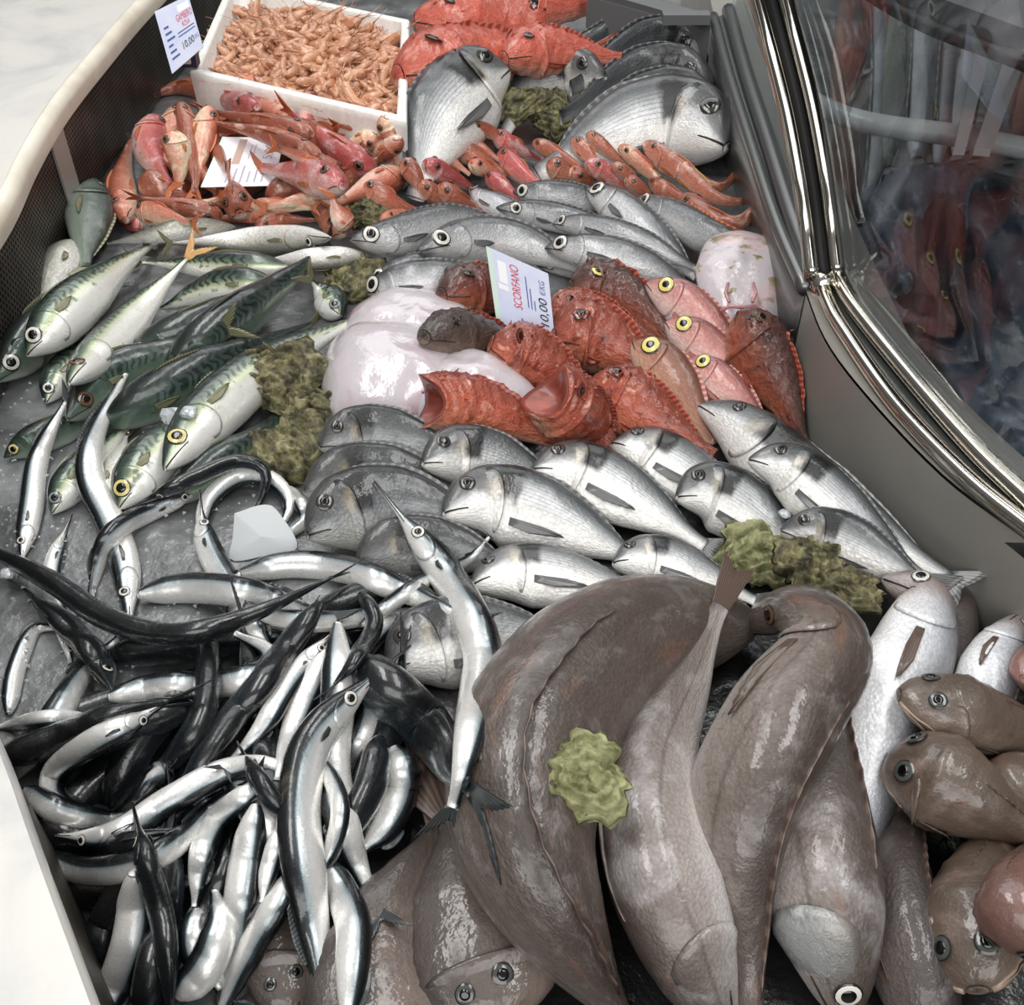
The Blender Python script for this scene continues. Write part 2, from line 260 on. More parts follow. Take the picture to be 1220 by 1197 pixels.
# ------------------------------------------------------------------ mesh helpers
def mesh_obj(name, V, Fc, mats, parent=None, attrs=None, mi=None, smooth=True):
    """one mesh object; V in world space, stored relative to the parent's base"""
    V = np.asarray(V, float); org = np.array(parent.location) if parent is not None and parent.parent is None else np.zeros(3)
    if parent is not None and parent.parent is not None: org = np.array(parent.parent.location)
    me = bpy.data.meshes.new(name); me.from_pydata((V-org).tolist(), [], [tuple(f) for f in Fc])
    for m in (mats if isinstance(mats, (list, tuple)) else [mats]): me.materials.append(M[m] if isinstance(m, str) else m)
    if smooth: me.polygons.foreach_set('use_smooth', np.ones(len(me.polygons), bool))
    if mi is not None: me.polygons.foreach_set('material_index', np.asarray(mi, np.int32))
    for nm, a in (attrs or {}).items():
        a = np.asarray(a, np.float32)
        if a.ndim == 2: me.attributes.new(nm, 'FLOAT_VECTOR', 'POINT').data.foreach_set('vector', a.ravel())
        else: me.attributes.new(nm, 'FLOAT', 'POINT').data.foreach_set('value', a)
    me.update(); o = bpy.data.objects.new(name, me); COL.objects.link(o)
    if parent is not None: o.parent = parent
    return o
def tag(o, label=None, cat=None, group=None, kind=None):
    for a, v in (('label', label), ('category', cat), ('group', group), ('kind', kind)):
        if v: o[a] = v
    return o
def thing(name, label, cat, loc, group=None):
    o = bpy.data.objects.new(name, None); COL.objects.link(o); o.location = loc; o.empty_display_size = .02
    return tag(o, label, cat, group)
def struct(name, V, Fc, mats, smooth=False, **kw): return tag(mesh_obj(name, V, Fc, mats, smooth=smooth, **kw), kind='structure')
def grid_faces(nu, nv, wrap=False):
    return [(i*nv+j, (i+1)*nv+j, (i+1)*nv+(j+1) % nv, i*nv+(j+1) % nv) for i in range(nu-1) for j in range(nv if wrap else nv-1)]
def slab(G, N, th):
    """closed thin sheet from a grid of points G (nu,nv,3) and normals N"""
    nu, nv = G.shape[:2]; V = np.concatenate([(G+N*th/2).reshape(-1, 3), (G-N*th/2).reshape(-1, 3)]); k = nu*nv
    f = grid_faces(nu, nv); f2 = [tuple(k+i for i in reversed(q)) for q in f]
    per = [(0, j) for j in range(nv)]+[(i, nv-1) for i in range(1, nu)]+[(nu-1, j) for j in range(nv-2, -1, -1)]+[(i, 0) for i in range(nu-2, 0, -1)]
    idx = [i*nv+j for i, j in per]
    side = [(a, idx[(q+1) % len(idx)], k+idx[(q+1) % len(idx)], k+a) for q, a in enumerate(idx)]
    return V, f+f2+side
def tube(P, r, ns=8, cap=True):
    P = np.asarray(P, float); n = len(P); T = np.gradient(P, axis=0); T /= np.linalg.norm(T, axis=1)[:, None]+1e-12
    r = np.broadcast_to(np.asarray(r, float), (n,)); a = np.array([0, 0, 1.0]); V = []
    for i in range(n):
        u = np.cross(T[i], a)
        if np.linalg.norm(u) < .2: u = np.cross(T[i], np.array([0, 1.0, 0]))
        u /= np.linalg.norm(u); v = np.cross(u, T[i])
        for j in range(ns):
            q = 2*math.pi*j/ns; V.append(P[i]+r[i]*(math.cos(q)*u+math.sin(q)*v))
    f = grid_faces(n, ns, True)
    if cap: f += [tuple(range(ns)), tuple(n*ns-1-j for j in range(ns))]
    return np.array(V), f
def join(parts):
    V, Fc = [], []; k = 0
    for v, f in parts: V.append(np.asarray(v)); Fc += [tuple(k+i for i in q) for q in f]; k += len(v)
    return np.concatenate(V), Fc
def spline(pts, n):
    P = np.asarray(pts, float)
    if len(P) == 2: P = np.array([P[0], P.mean(0), P[1]])
    E = np.concatenate([[2*P[0]-P[1]], P, [2*P[-1]-P[-2]]]); out = []
    for i in range(1, len(E)-2):
        for u in np.linspace(0, 1, 16, endpoint=False):
            a, b, c, d = E[i-1:i+3]
            out.append(.5*(2*b+(c-a)*u+(2*a-5*b+4*c-d)*u*u+(3*b-a-3*c+d)*u**3))
    out.append(P[-1]); out = np.array(out); s = np.concatenate([[0], np.cumsum(np.linalg.norm(np.diff(out, axis=0), axis=1))])
    q = np.linspace(0, s[-1], n); return np.stack([np.interp(q, s, out[:, i]) for i in range(out.shape[1])], -1)
def smooth1(a, k=5):
    w = np.hanning(k+2)[1:-1]; w /= w.sum(); p = k//2
    return np.convolve(np.concatenate([[2*a[0]-a[1]]*p, a, [2*a[-1]-a[-2]]*p]), w, 'valid')
def unit(v): return v/(np.linalg.norm(v, axis=-1, keepdims=True)+1e-12)
# ------------------------------------------------------------------ fish
P_ = {  # t, upper half height, lower half height, half width
 'bream': [(0, .1, .1, .06), (.015, .24, .18, .16), (.04, .4, .3, .24), (.1, .68, .52, .38), (.2, .93, .8, .48), (.32, 1, .97, .52), (.5, .9, .88, .46), (.7, .57, .57, .3), (.85, .27, .27, .15), (.95, .19, .19, .07), (1, .2, .2, .04)],
 'hake': [(0, .1, .08, .12), (.02, .24, .2, .26), (.06, .42, .38, .44), (.13, .64, .6, .62), (.22, .85, .84, .76), (.35, .98, 1, .84), (.5, .98, .98, .8), (.64, .86, .86, .66), (.78, .6, .6, .44), (.9, .3, .3, .22), (.97, .2, .2, .1), (1, .22, .22, .06)],
 'mullet': [(0, .22, .22, .25), (.02, .48, .4, .44), (.06, .72, .6, .6), (.13, .92, .82, .72), (.24, 1, 1, .78), (.42, .92, .92, .7), (.65, .6, .6, .45), (.85, .32, .32, .22), (1, .27, .27, .08)],
 'mack': [(0, .06, .05, .05), (.02, .2, .18, .15), (.06, .42, .4, .34), (.13, .7, .7, .56), (.22, .92, .92, .72), (.35, 1, 1, .76), (.5, .94, .94, .7), (.72, .55, .55, .42), (.88, .22, .22, .17), (.97, .11, .11, .08), (1, .13, .13, .05)],
 'gar': [(0, .05, .05, .05), (.06, .1, .09, .1), (.12, .17, .16, .16), (.16, .38, .36, .32), (.2, .66, .62, .5), (.26, .9, .88, .66), (.38, 1, 1, .76), (.64, .95, .95, .7), (.8, .66, .66, .48), (.92, .34, .34, .24), (.98, .22, .22, .15), (1, .26, .26, .1)],
 'garb': [(0, .3, .3, .3), (.05, .6, .6, .5), (.14, .9, .9, .7), (.3, 1, 1, .76), (.62, .95, .95, .72), (.8, .66, .66, .48), (.92, .34, .34, .24), (.98, .22, .22, .15), (1, .26, .26, .1)],
 'scorp': [(0, .28, .26, .32), (.02, .42, .36, .44), (.07, .66, .54, .6), (.15, .92, .76, .78), (.28, 1, 1, .86), (.48, .84, .84, .66), (.72, .48, .46, .34), (.92, .24, .24, .14), (1, .24, .24, .08)],
 'open': [(0, .8, .8, .66), (.04, .82, .8, .72), (.12, .92, .86, .8), (.28, 1, 1, .86), (.48, .84, .84, .66), (.72, .48, .46, .34), (.92, .24, .24, .14), (1, .24, .24, .08)],
 'flat': [(0, .2, .2, .1), (.04, .42, .42, .18), (.1, .66, .66, .26), (.25, .95, .95, .32), (.4, 1, 1, .32), (.65, .8, .8, .26), (.85, .4, .4, .16), (.95, .2, .2, .08), (1, .2, .2, .05)],
 'fork': [(0, .14, .1, .22), (.02, .26, .2, .4), (.07, .44, .36, .64), (.16, .7, .64, .88), (.3, 1, 1, 1.0), (.5, .85, .85, .78), (.75, .5, .5, .42), (.93, .22, .22, .16), (1, .2, .2, .08)],
 'reflected': [(0, .4, .4, .3), (.1, .9, .9, .5), (.4, 1, 1, .55), (.8, .85, .85, .45), (1, .3, .3, .2)],
 'deep': [(0, .12, .1, .1), (.03, .35, .28, .25), (.1, .65, .55, .42), (.25, .95, .92, .52), (.42, 1, 1, .5), (.65, .7, .7, .36), (.88, .25, .25, .14), (1, .2, .2, .06)],
}
def D(**k): return k
S_ = {
 'bream': D(prof='bream', eye=(.125, 38, .15, 'dark'), mouth=(.085, -.18), gill=.275, pect=(.32, -28, .3), dorsal=(.3, .86, .1), tail=(.55, .75, .45), fin='f_grey', cat='fish', nm='gilthead_bream', stiff=1, lod=(44, 28)),
 'hake': D(prof='hake', eye=(.095, 36, .22, 'silver'), mouth=(.13, -.15), gill=.25, pect=(.27, -8, .16), dorsal=(.3, .92, .13), tail=(.6, .75, .12), fin='f_murk', stiff=3, cat='fish', nm='hake', lod=(56, 30)),
 'whiting': D(prof='hake', eye=(.105, 26, .4, 'silver'), mouth=(.13, -.2), gill=.26, pect=(.28, -10, .15), dorsal=(.32, .88, .14), tail=(.9, .9, .25), fin='f_grey', cat='fish', nm='small_hake', stiff=2, lod=(34, 20)),
 'mullet': D(prof='mullet', eye=(.13, 46, .17, 'brown'), mouth=(.07, -.4), gill=.25, pect=(.27, -20, .14), dorsal=(.32, .55, .22), tail=(1.0, .85, .5), fin='f_red', cat='fish', nm='red_mullet', stiff=1, lod=(26, 16)),
 'mack': D(prof='mack', eye=(.1, 22, .3, 'silver'), mouth=(.1, -.2), gill=.235, pect=(.25, 8, .1), dorsal=(.32, .5, .14), tail=(1.2, .9, .6), fin='f_olive', cat='fish', nm='mackerel', stiff=2, lod=(38, 22)),
 'gar': D(prof='gar', eye=(.195, 24, .32, 'silver'), mouth=(.15, -.05), gill=.27, pect=(.29, 5, .05), dorsal=(.7, .86, .35), tail=(1.6, 1.2, .65), fin='f_dark', cat='fish', nm='garfish', lod=(48, 16)),
 'garb': D(prof='garb', gill=None, dorsal=(.66, .84, .35), tail=(1.6, 1.2, .65), fin='f_dark', cat='fish', nm='garfish', lod=(40, 16)),
 'scorp': D(prof='scorp', eye=(.16, 48, .14, 'red'), mouth=(.13, -.1), gill=.3, pect=(.33, -25, .2), dorsal=(.28, .8, .16), tail=(.8, .8, .1), fin='f_redfish', cat='fish', nm='scorpionfish', stiff=1, lod=(40, 26), lump=.05, spines=1),
 'open': D(prof='open', eye=(.15, 52, .12, 'red'), gill=.32, pect=(.35, -25, .2), dorsal=(.3, .8, .16), tail=(.8, .8, .1), fin='f_redfish', cat='fish', nm='scorpionfish', stiff=1, lod=(40, 26), lump=.04, open=1, spines=1),
 'pandora': D(prof='bream', eye=(.14, 30, .26, 'yellow'), mouth=(.07, -.2), gill=.28, pect=(.3, -25, .25), dorsal=(.3, .86, .15), tail=(.6, .8, .5), fin='f_pink', cat='fish', nm='pink_pandora', stiff=1, lod=(36, 22)),
 'fork': D(prof='fork', eye=(.13, 62, .2, 'cloud'), mouth=(.17, -.22), lips=1, gill=.28, pect=(.3, -5, .18), dorsal=(.4, .9, .06), tail=(.6, .7, .1), fin='f_murk', cat='fish', nm='forkbeard', stiff=2, lump=.02, lod=(44, 28)),
 'flat': D(prof='flat', eyes=[(.16, 28), (.2, -8)], eye=(.13, 60, .085, 'cloud'), mouth=(.06, -.2), gill=.3, pect=(.34, 0, .14), dorsal=(.15, .9, .15), tail=(.9, .9, .1), fin='f_murk', cat='fish', nm='flatfish', lod=(44, 28), stiff=2, lump=.015),
 'reflected': D(prof='reflected', tail=(.6, .5, .1), dorsal=(.1, .9, .2), fin='f_grey', cat='fish', nm='reflected_fish', stiff=2, lod=(30, 12)),
 'deep': D(prof='deep', eye=(.11, 35, .16, 'dark'), mouth=(.07, -.2), gill=.26, pect=(.3, -20, .2), dorsal=(.28, .88, .16), tail=(.5, .7, .3), fin='f_olive', cat='fish', nm='sea_bream', stiff=1, lod=(32, 20)),
}
class Body:
    def __init__(s, prof, P, Dv, hw, lump=0, rnd=0.):
        s.n = len(P); s.P = P; s.T = unit(np.gradient(P, axis=0)); s.D = unit(Dv-(Dv*s.T).sum(1)[:, None]*s.T); s.S = np.cross(s.T, s.D)
        s.L = np.linalg.norm(np.diff(P, axis=0), axis=1).sum(); s.hw = hw; s.tt = np.linspace(0, 1, s.n); s.lump = lump; s.rnd = rnd
        q = np.array(P_[prof]); x = np.linspace(0, 1, 201); s.x = x
        s.pr = [np.interp(x, q[:, 0], q[:, i]) for i in (1, 2, 3)]
        s.pr = [np.where(x < .03, a, np.convolve(np.pad(a, 4, 'edge'), np.ones(9)/9, 'valid')) for a in s.pr]
    def fr(s, t):
        t = np.asarray(t, float); f = lambda A: np.stack([np.interp(t, s.tt, A[:, i]) for i in range(3)], -1)
        return f(s.P), unit(f(s.T)), unit(f(s.D)), unit(f(s.S))
    def dims(s, t): return [np.interp(t, s.x, a)*s.hw for a in s.pr]
    def surf(s, t, th, off=0.0):
        t, th = np.broadcast_arrays(np.asarray(t, float), np.asarray(th, float)); p, T, Dd, Ss = s.fr(t); a, b, w = s.dims(t)
        c, sn = np.cos(th), np.sin(th); h = np.where(sn > 0, a, b)
        k = 1.0
        if s.lump: k = 1+s.lump*(np.sin(t*61+s.rnd*9+3*c)*np.sin(th*5+s.rnd*5)+.7*np.sin(t*97+th*7+s.rnd))*np.clip(t*20, 0, 1)
        y = sn*h*k; x = np.sign(c)*np.abs(c)**.92*w*k
        nr = unit(Dd*(sn/np.maximum(h, 1e-4))[..., None]+Ss*(c/np.maximum(w, 1e-4))[..., None])
        return p+Dd*y[..., None]+Ss*x[..., None]+nr*np.asarray(off)[..., None]
    def attrs(s, t, th):
        t, th = np.broadcast_arrays(np.asarray(t, float), np.asarray(th, float))
        return dict(dv=np.sin(th).ravel(), t=t.ravel(), th=th.ravel(), fs=np.stack([t.ravel()*s.L, th.ravel()*s.hw*.8, np.full(t.size, s.rnd*7.3)], -1))
    def nrm(s, t, th):
        e = 1e-3; a = s.surf(t+e, th)-s.surf(max(t-e, 0), th); b = s.surf(t, th+e*20)-s.surf(t, th-e*20)
        n = unit(np.cross(a, b)); p = s.surf(t, th); c = s.fr(t)[0]
        return n if n@(p-c) > 0 else -n
def eye_obj(root, p, n, r, iris, up):
    u = unit(np.cross(up, n)); v = np.cross(n, u); rs = [0, .3, .47, .52, .8, .93, 1.06]; V = [p+n*r*.27]; mi = []; Fc = []; ns = 16
    for q in rs[1:]:
        z = r*.3*math.sqrt(max(0, 1-(q/1.12)**2))-r*.04
        for j in range(ns): a = 2*math.pi*j/ns; V.append(p+n*z+r*q*(math.cos(a)*u+math.sin(a)*v))
    for j in range(ns): Fc.append((0, 1+j, 1+(j+1) % ns)); mi.append(0)
    for i in range(len(rs)-2):
        for j in range(ns): Fc.append((1+i*ns+j, 1+(i+1)*ns+j, 1+(i+1)*ns+(j+1) % ns, 1+i*ns+(j+1) % ns)); mi.append(0 if i < 1 else 2 if i >= len(rs)-3 else 1)
    if r < .0035: return mesh_obj('eye', V, Fc, ['pupil', 'i_'+iris, 'rim'], root, mi=mi)
    e = mesh_obj('eye', V, Fc, ['rim', 'i_'+iris, 'rim'], root, mi=mi); pr_ = .44 if iris == 'yellow' else .6; R2 = [0, .25, pr_*.84, pr_]; V = [p+n*(r*.27+.0004)]; Fc = [(0, 1+j, 1+(j+1) % ns) for j in range(ns)]
    for q in R2[1:]: V += [p+n*(r*.3*math.sqrt(1-(q/1.12)**2)-r*.03+(.0005 if q < pr_ else -.0004))+r*q*(math.cos(2*math.pi*j/ns)*u+math.sin(2*math.pi*j/ns)*v) for j in range(ns)]
    Fc += [(1+i*ns+j, 1+(i+1)*ns+j, 1+(i+1)*ns+(j+1) % ns, 1+i*ns+(j+1) % ns) for i in range(2) for j in range(ns)]
    mesh_obj('pupil', V, Fc, 'pupil', e); return e
def fin_obj(root, name, base, tip, nrm, mat, rays, th=.0007, jag=.08, rough=.0008):
    nu, nv = rays*2+1, 5; base = spline(base, nu); tip = spline(tip, nu); k = np.linspace(0, 1, nv)
    j = np.where(np.arange(nu) % 2 == 0, 1, 1-jag)
    G = base[:, None]*(1-k[None, :, None]*j[:, None, None])+tip[:, None]*(k[None, :, None]*j[:, None, None])
    N = np.broadcast_to(nrm, G.shape).copy(); z = np.where(np.arange(nu) % 2 == 0, 1, -1)*rough
    G = G+N*z[:, None, None]*k[None, :, None]
    V, Fc = slab(G, N, th); u = np.broadcast_to(np.linspace(0, 1, nu)[:, None]*rays/12, (nu, nv)).ravel()
    return mesh_obj(name, V, Fc, mat, root, attrs=dict(fu=np.concatenate([u, u])))
NF = [0]
def fish(sp, mat, w, path, dor, a, label, group=None, base=None, zadd=0, zmax=.3, lift=None, sink=.85, eye=True, fins=True, tail=True, gill=True, name=None, iris=None, fin=None, hide_pect=False, tk=None, cheek=None, flat=None, eyes2=False):
    """a fish whose spine runs head -> tail over the bed; it rests on what lies below. dor: +1 back on the left of travel; a: how far the back is turned up"""
    sd = S_[sp]; n = 49; rnd = random.random(); NF[0] += 1
    q = spline([tuple(map(float, s.split(','))) for s in path.split()] if isinstance(path, str) else path, n)
    av = np.radians(np.linspace(a[0], a[1], n) if isinstance(a, tuple) else np.full(n, a))
    prm = np.array(P_[sd['prof']]); tt = np.linspace(0, 1, n); up_, lo_, wi_ = [np.interp(tt, prm[:, 0], prm[:, i]) for i in (1, 2, 3)]
    if flat: wi_ = wi_*flat
    z = np.full(n, .05); hw = .02; Zv = np.array([0, 0, 1.0])
    for it in range(6):
        P = np.array([un(x, y, zz) for (x, y), zz in zip(q, z)]); T = unit(np.gradient(P, axis=0)); Zp = unit(Zv-T*T[:, 2:3]); Lf = np.cross(Zp, T); Nc = unit(CAM-P); Nc = unit(Nc-T*(Nc*T).sum(1)[:, None]); Lc = np.cross(Nc, T)
        Dv = Lc*dor*np.cos(av)[:, None]+Nc*np.sin(av)[:, None]; Sv = np.cross(T, Dv)
        d2 = np.gradient(q, axis=0); n2 = unit(np.stack([-d2[:, 1], d2[:, 0]], -1)); pP = proj(P)
        i = slice(int(n*.28), int(n*.5))
        e1 = ((proj(P+Dv*.01)-pP)*n2).sum(1)/.01; e2 = ((proj(P+Sv*.01)-pP)*n2).sum(1)/.01
        hw = w/2/np.median(np.sqrt((e1*(up_+lo_)/2)**2+(e2*wi_)**2)[i])
        v = hw*np.sqrt(((up_+lo_)/2*Dv[:, 2])**2+(wi_*Sv[:, 2])**2); lat = hw*np.sqrt(((up_+lo_)/2*np.linalg.norm(Dv[:, :2], axis=1))**2+(wi_*np.linalg.norm(Sv[:, :2], axis=1))**2)
        if base is not None: H = np.full(n, base)
        else:
            hs = np.stack([hget(P[:, 0]+Lf[:, 0]*lat*o, P[:, 1]+Lf[:, 1]*lat*o) for o in (-.7, -.35, 0, .35, .7)])
            H = .35*hs.max(0)+.65*hs.mean(0)
        zn = H+v*sink+zadd
        if sd.get('stiff'): zs = np.polyval(np.polyfit(tt, zn, sd['stiff']), tt); zn = zs+.3*(zn-zs).max()
        else: zs = smooth1(smooth1(zn, 9), 9); zn = smooth1(np.maximum(zs, .6*zs+.4*zn), 7)
        zn = np.minimum(zn, zmax)
        if lift is not None: zn = zn+np.interp(tt, np.linspace(0, 1, len(lift)), lift)
        z = .4*z+.6*zn
    P = np.array([un(x, y, zz) for (x, y), zz in zip(q, z)])
    B = Body(sd['prof'], P, Dv, hw, sd.get('lump', 0), rnd)
    if flat: B.pr[2] = B.pr[2]*flat
    # stamp into the height field
    m = 160; ti = np.linspace(0, 1, m); Pm, Tm, Dm, Sm = B.fr(ti); vm = np.interp(ti, tt, v); lm = np.interp(ti, tt, lat); Lm = unit(np.stack([-Tm[:, 1], Tm[:, 0]], -1))
    for o in np.linspace(-.98, .98, 31): hput(Pm[:, 0]+Lm[:, 0]*lm*o, Pm[:, 1]+Lm[:, 1]*lm*o, Pm[:, 2]+vm*math.sqrt(1-o*o))
    root = thing(name or sd['nm'], label, sd['cat'], P[n//3]-np.array([0, 0, v[n//3]]), group)
    nt, ns = sd['lod']
    if w < 26: nt, ns = int(nt*.7), max(12, int(ns*.75))
    tv = np.linspace(0, 1, nt)**1.35; thv = np.radians(np.linspace(-90, 270, ns+1))
    TG, TH = np.meshgrid(tv, thv, indexing='ij'); tn_ = .12*np.cos(thv)**2 if sd.get('open') else 0*thv; TG = tn_+(1-tn_)*TG; V = B.surf(TG, TH).reshape(-1, 3); at = B.attrs(TG, TH); Fc = grid_faces(nt, ns+1); mi = [0]*len(Fc); mats = [mat]
    add = lambda pts, t, th: None
    k = len(V); c0, c1 = B.fr(0.)[0], B.fr(1.)[0]; ex = [c0, c1]
    if sd.get('open'):
        ks = [(.03, .82), (.09, .6), (.15, .3)]; rings = []
        for t0, sc in ks:
            cc, _, Dd, Ss = B.fr(t0); u_, l_, w_ = B.dims(0.)
            rings.append(np.array([cc+B.fr(0.)[1]*B.L*.12*math.cos(x)**2*sc+Dd*math.sin(x)*sc*(u_ if math.sin(x) > 0 else l_)+Ss*math.cos(x)*sc*w_ for x in thv]))
        V = np.concatenate([V]+rings+[[B.fr(.2)[0], c1]]); prev = 0
        for r in range(3):
            cur = k+r*(ns+1)
            for j in range(ns): Fc.append((prev+j, prev+j+1, cur+j+1, cur+j)); mi.append(1)
            prev = cur
        e = k+3*(ns+1)
        for j in range(ns): Fc.append((prev+j, prev+j+1, e)); mi.append(1)
        for j in range(ns): Fc.append(((nt-1)*(ns+1)+j, (nt-1)*(ns+1)+j+1, e+1)); mi.append(0)
        nx = 3*(ns+1)+2; mats = [mat, 'mouth_red']
    else:
        a0_, b0_, w0_ = B.dims(0.); T0, D0, S0 = [B.fr(0.)[i] for i in (1, 2, 3)]; rr0 = (a0_+b0_+w0_)/3; rings = []
        for fw, sc in ((.13, .86), (.22, .58), (.27, .28)): rings.append(np.array([c0-T0*rr0*fw+D0*math.sin(x)*sc*(a0_ if math.sin(x) > 0 else b0_)+S0*np.sign(math.cos(x))*abs(math.cos(x))**.92*sc*w0_ for x in thv]))
        V = np.concatenate([V]+rings+[[c0-T0*rr0*.285, c1]]); prev = 0; e = k+3*(ns+1); nx = 2
        for r in range(3):
            cur = k+r*(ns+1)
            for j in range(ns): Fc.append((prev+j, cur+j, cur+j+1, prev+j+1)); mi.append(0)
            prev = cur
        for j in range(ns): Fc.append((prev+j, e, prev+j+1)); mi.append(0)
        for j in range(ns): Fc.append(((nt-1)*(ns+1)+j, (nt-1)*(ns+1)+j+1, e+1)); mi.append(0)
        at = {kk: np.concatenate([vv]+[vv[:ns+1]]*3) for kk, vv in at.items()}
    at = {kk: np.concatenate([vv, np.zeros((nx,)+vv.shape[1:])]) for kk, vv in at.items()}
    mesh_obj('body', V, Fc, mats, root, at, mi)
    see = lambda p, nn: (CAM-p)@nn/np.linalg.norm(CAM-p)
    fmat = fin or sd['fin']; sides = []
    for s in (0, 1):
        th0 = 0. if s == 0 else math.pi
        if see(B.surf(.2, th0), B.nrm(.2, th0)) > -.15: sides.append(s)
    both = lambda s, deg: math.radians(deg) if s == 0 else math.pi-math.radians(deg)
    if eye and sd.get('eye'):
        te, de, er, ir = sd['eye']
        for te, th in ([(x, both(sides[0], y)) for x, y in sd['eyes']] if sd.get('eyes') else [(te, both(s, de)) for s in (0, 1)]):
            p = B.surf(te, th); nn = B.nrm(te, th)
            if see(p, nn) < -.25: continue
            a_, b_, w_ = B.dims(te); eye_obj(root, p, nn, er*(a_+b_)*.9 if sp != 'fork' else er*hw*1.1, iris or ir, B.fr(te)[1])
    if eye and sd.get('mouth'):
        tm, dm = sd['mouth']; parts = []
        for s in sides:
            t = np.linspace(.004, tm, 9); th = np.array([both(s, x) for x in np.linspace(math.degrees(math.asin(dm))*.3, math.degrees(math.asin(dm))*1.3, 9)])
            parts.append(tube(B.surf(t, th, 0), np.linspace(.022, .009, 9)*hw+.0003, 5))
        if parts: mesh_obj('mouth', *join(parts), 'mouth', root)
        if sd.get('lips'):
            for o_, g_ in ((.075, .05), (-.085, .06)):
                pl_ = []
                for s in sides:
                    t = np.linspace(.004, tm*.95, 11); th = np.array([both(s, x) for x in np.linspace(math.degrees(math.asin(dm))*.3+o_*60, math.degrees(math.asin(dm))*1.3+o_*150, 11)])
                    pl_.append(tube(B.surf(t, th, -hw*.01), np.linspace(g_, g_*.45, 11)*hw, 7))
                mesh_obj('lip', *join(pl_), 'lip', root)
    if eye and gill and sd.get('gill') and w >= 22:
        tg = sd['gill']
        for s in sides:
            nu, nv = 9, 11; G = np.zeros((nu, nv, 3)); N = np.zeros((nu, nv, 3)); tq = np.zeros((nu, nv)); hq = np.zeros((nu, nv))
            for j, deg in enumerate(np.linspace(-62, 58, nv)):
                e = tg-.045*((deg+5)/60)**2; t = np.linspace(e-(.16 if cheek else .09), e, nu); th = both(s, deg)
                o = hw*(np.linspace(-.05, .075, nu)); o[-1] -= hw*.035; o = o-hw*.06*abs((deg+2)/60)**4; G[:, j] = B.surf(t, np.full(nu, th), o); tq[:, j] = t; hq[:, j] = th
            N = G-np.array([[B.fr(x)[0] for x in r] for r in tq]); V, Fc = slab(G, unit(N), hw*.03); at = B.attrs(tq, hq)
            mesh_obj('gill_cover', V, Fc, cheek or mat, root, {kk: np.concatenate([vv, vv]) for kk, vv in at.items()})
    if fins and w >= 20:
        if sd.get('pect') and not hide_pect:
            tp, dp, ln = sd['pect']
            for s in sides:
                deg = np.array([dp+6, dp, dp-6]); b = [B.surf(tp, both(s, x), hw*.02) for x in deg]
                t2 = [B.surf(tp+ln*f, both(s, dp+o), hw*g) for f, o, g in ((.6, 5, .08), (.88, 2, .09), (1.0, -2, .09), (.78, -7, .08), (.42, -11, .07))]
                fin_obj(root, 'pectoral_fin', b, t2, B.nrm(tp+.05, both(s, dp)), fmat, 7, hw*.02+.0003, .03, hw*.008)
        if sd.get('dorsal'):
            t0, t1, h = sd['dorsal']; t = np.linspace(t0, t1, 13); th = math.pi/2
            b = B.surf(t, np.full(13, th), -hw*.03); sh = np.sin(np.linspace(.5, 2.95, 13))**.7*h*hw; _, T_, D_, Ss = B.fr(t)
            fin_obj(root, 'dorsal_fin', b, b+D_*sh[:, None]*.8+T_*sh[:, None]*1.0, Ss[6], fmat, 14, hw*.02+.0003, .12, hw*.012)
    if tail and sd.get('tail'):
        ln, ht, fk = tk or sd['tail']; e, T_, D_, Ss = B.fr(1.); a_, b_, _ = B.dims(1.); y = np.linspace(-1, 1, 9); p0 = e-T_*hw*.08
        tip = [e+T_*hw*ln*(1-fk*(1-abs(v_)**.8))*1.25+D_*hw*ht*v_ for v_ in y]
        fin_obj(root, 'tail_fin', [p0+D_*a_*v_*.95 for v_ in y], tip, Ss, fmat, 12, hw*.03+.0003, .06, hw*.02)
    if sd.get('spines'):
        for q_ in range(10):
            t = random.uniform(.08, .3); th = random.uniform(.25, math.pi-.25); p = B.surf(t, th, -hw*.05); nn = unit(B.nrm(t, th)-.7*B.fr(t)[1]*-1)
            V, Fc = tube([p, p+nn*hw*.1, p+nn*hw*.2], [hw*.05, hw*.03, hw*.004], 5); mesh_obj('head_spine', V, Fc, mat, root, B.attrs(np.full(len(V), t), np.full(len(V), th)))
    return root, B
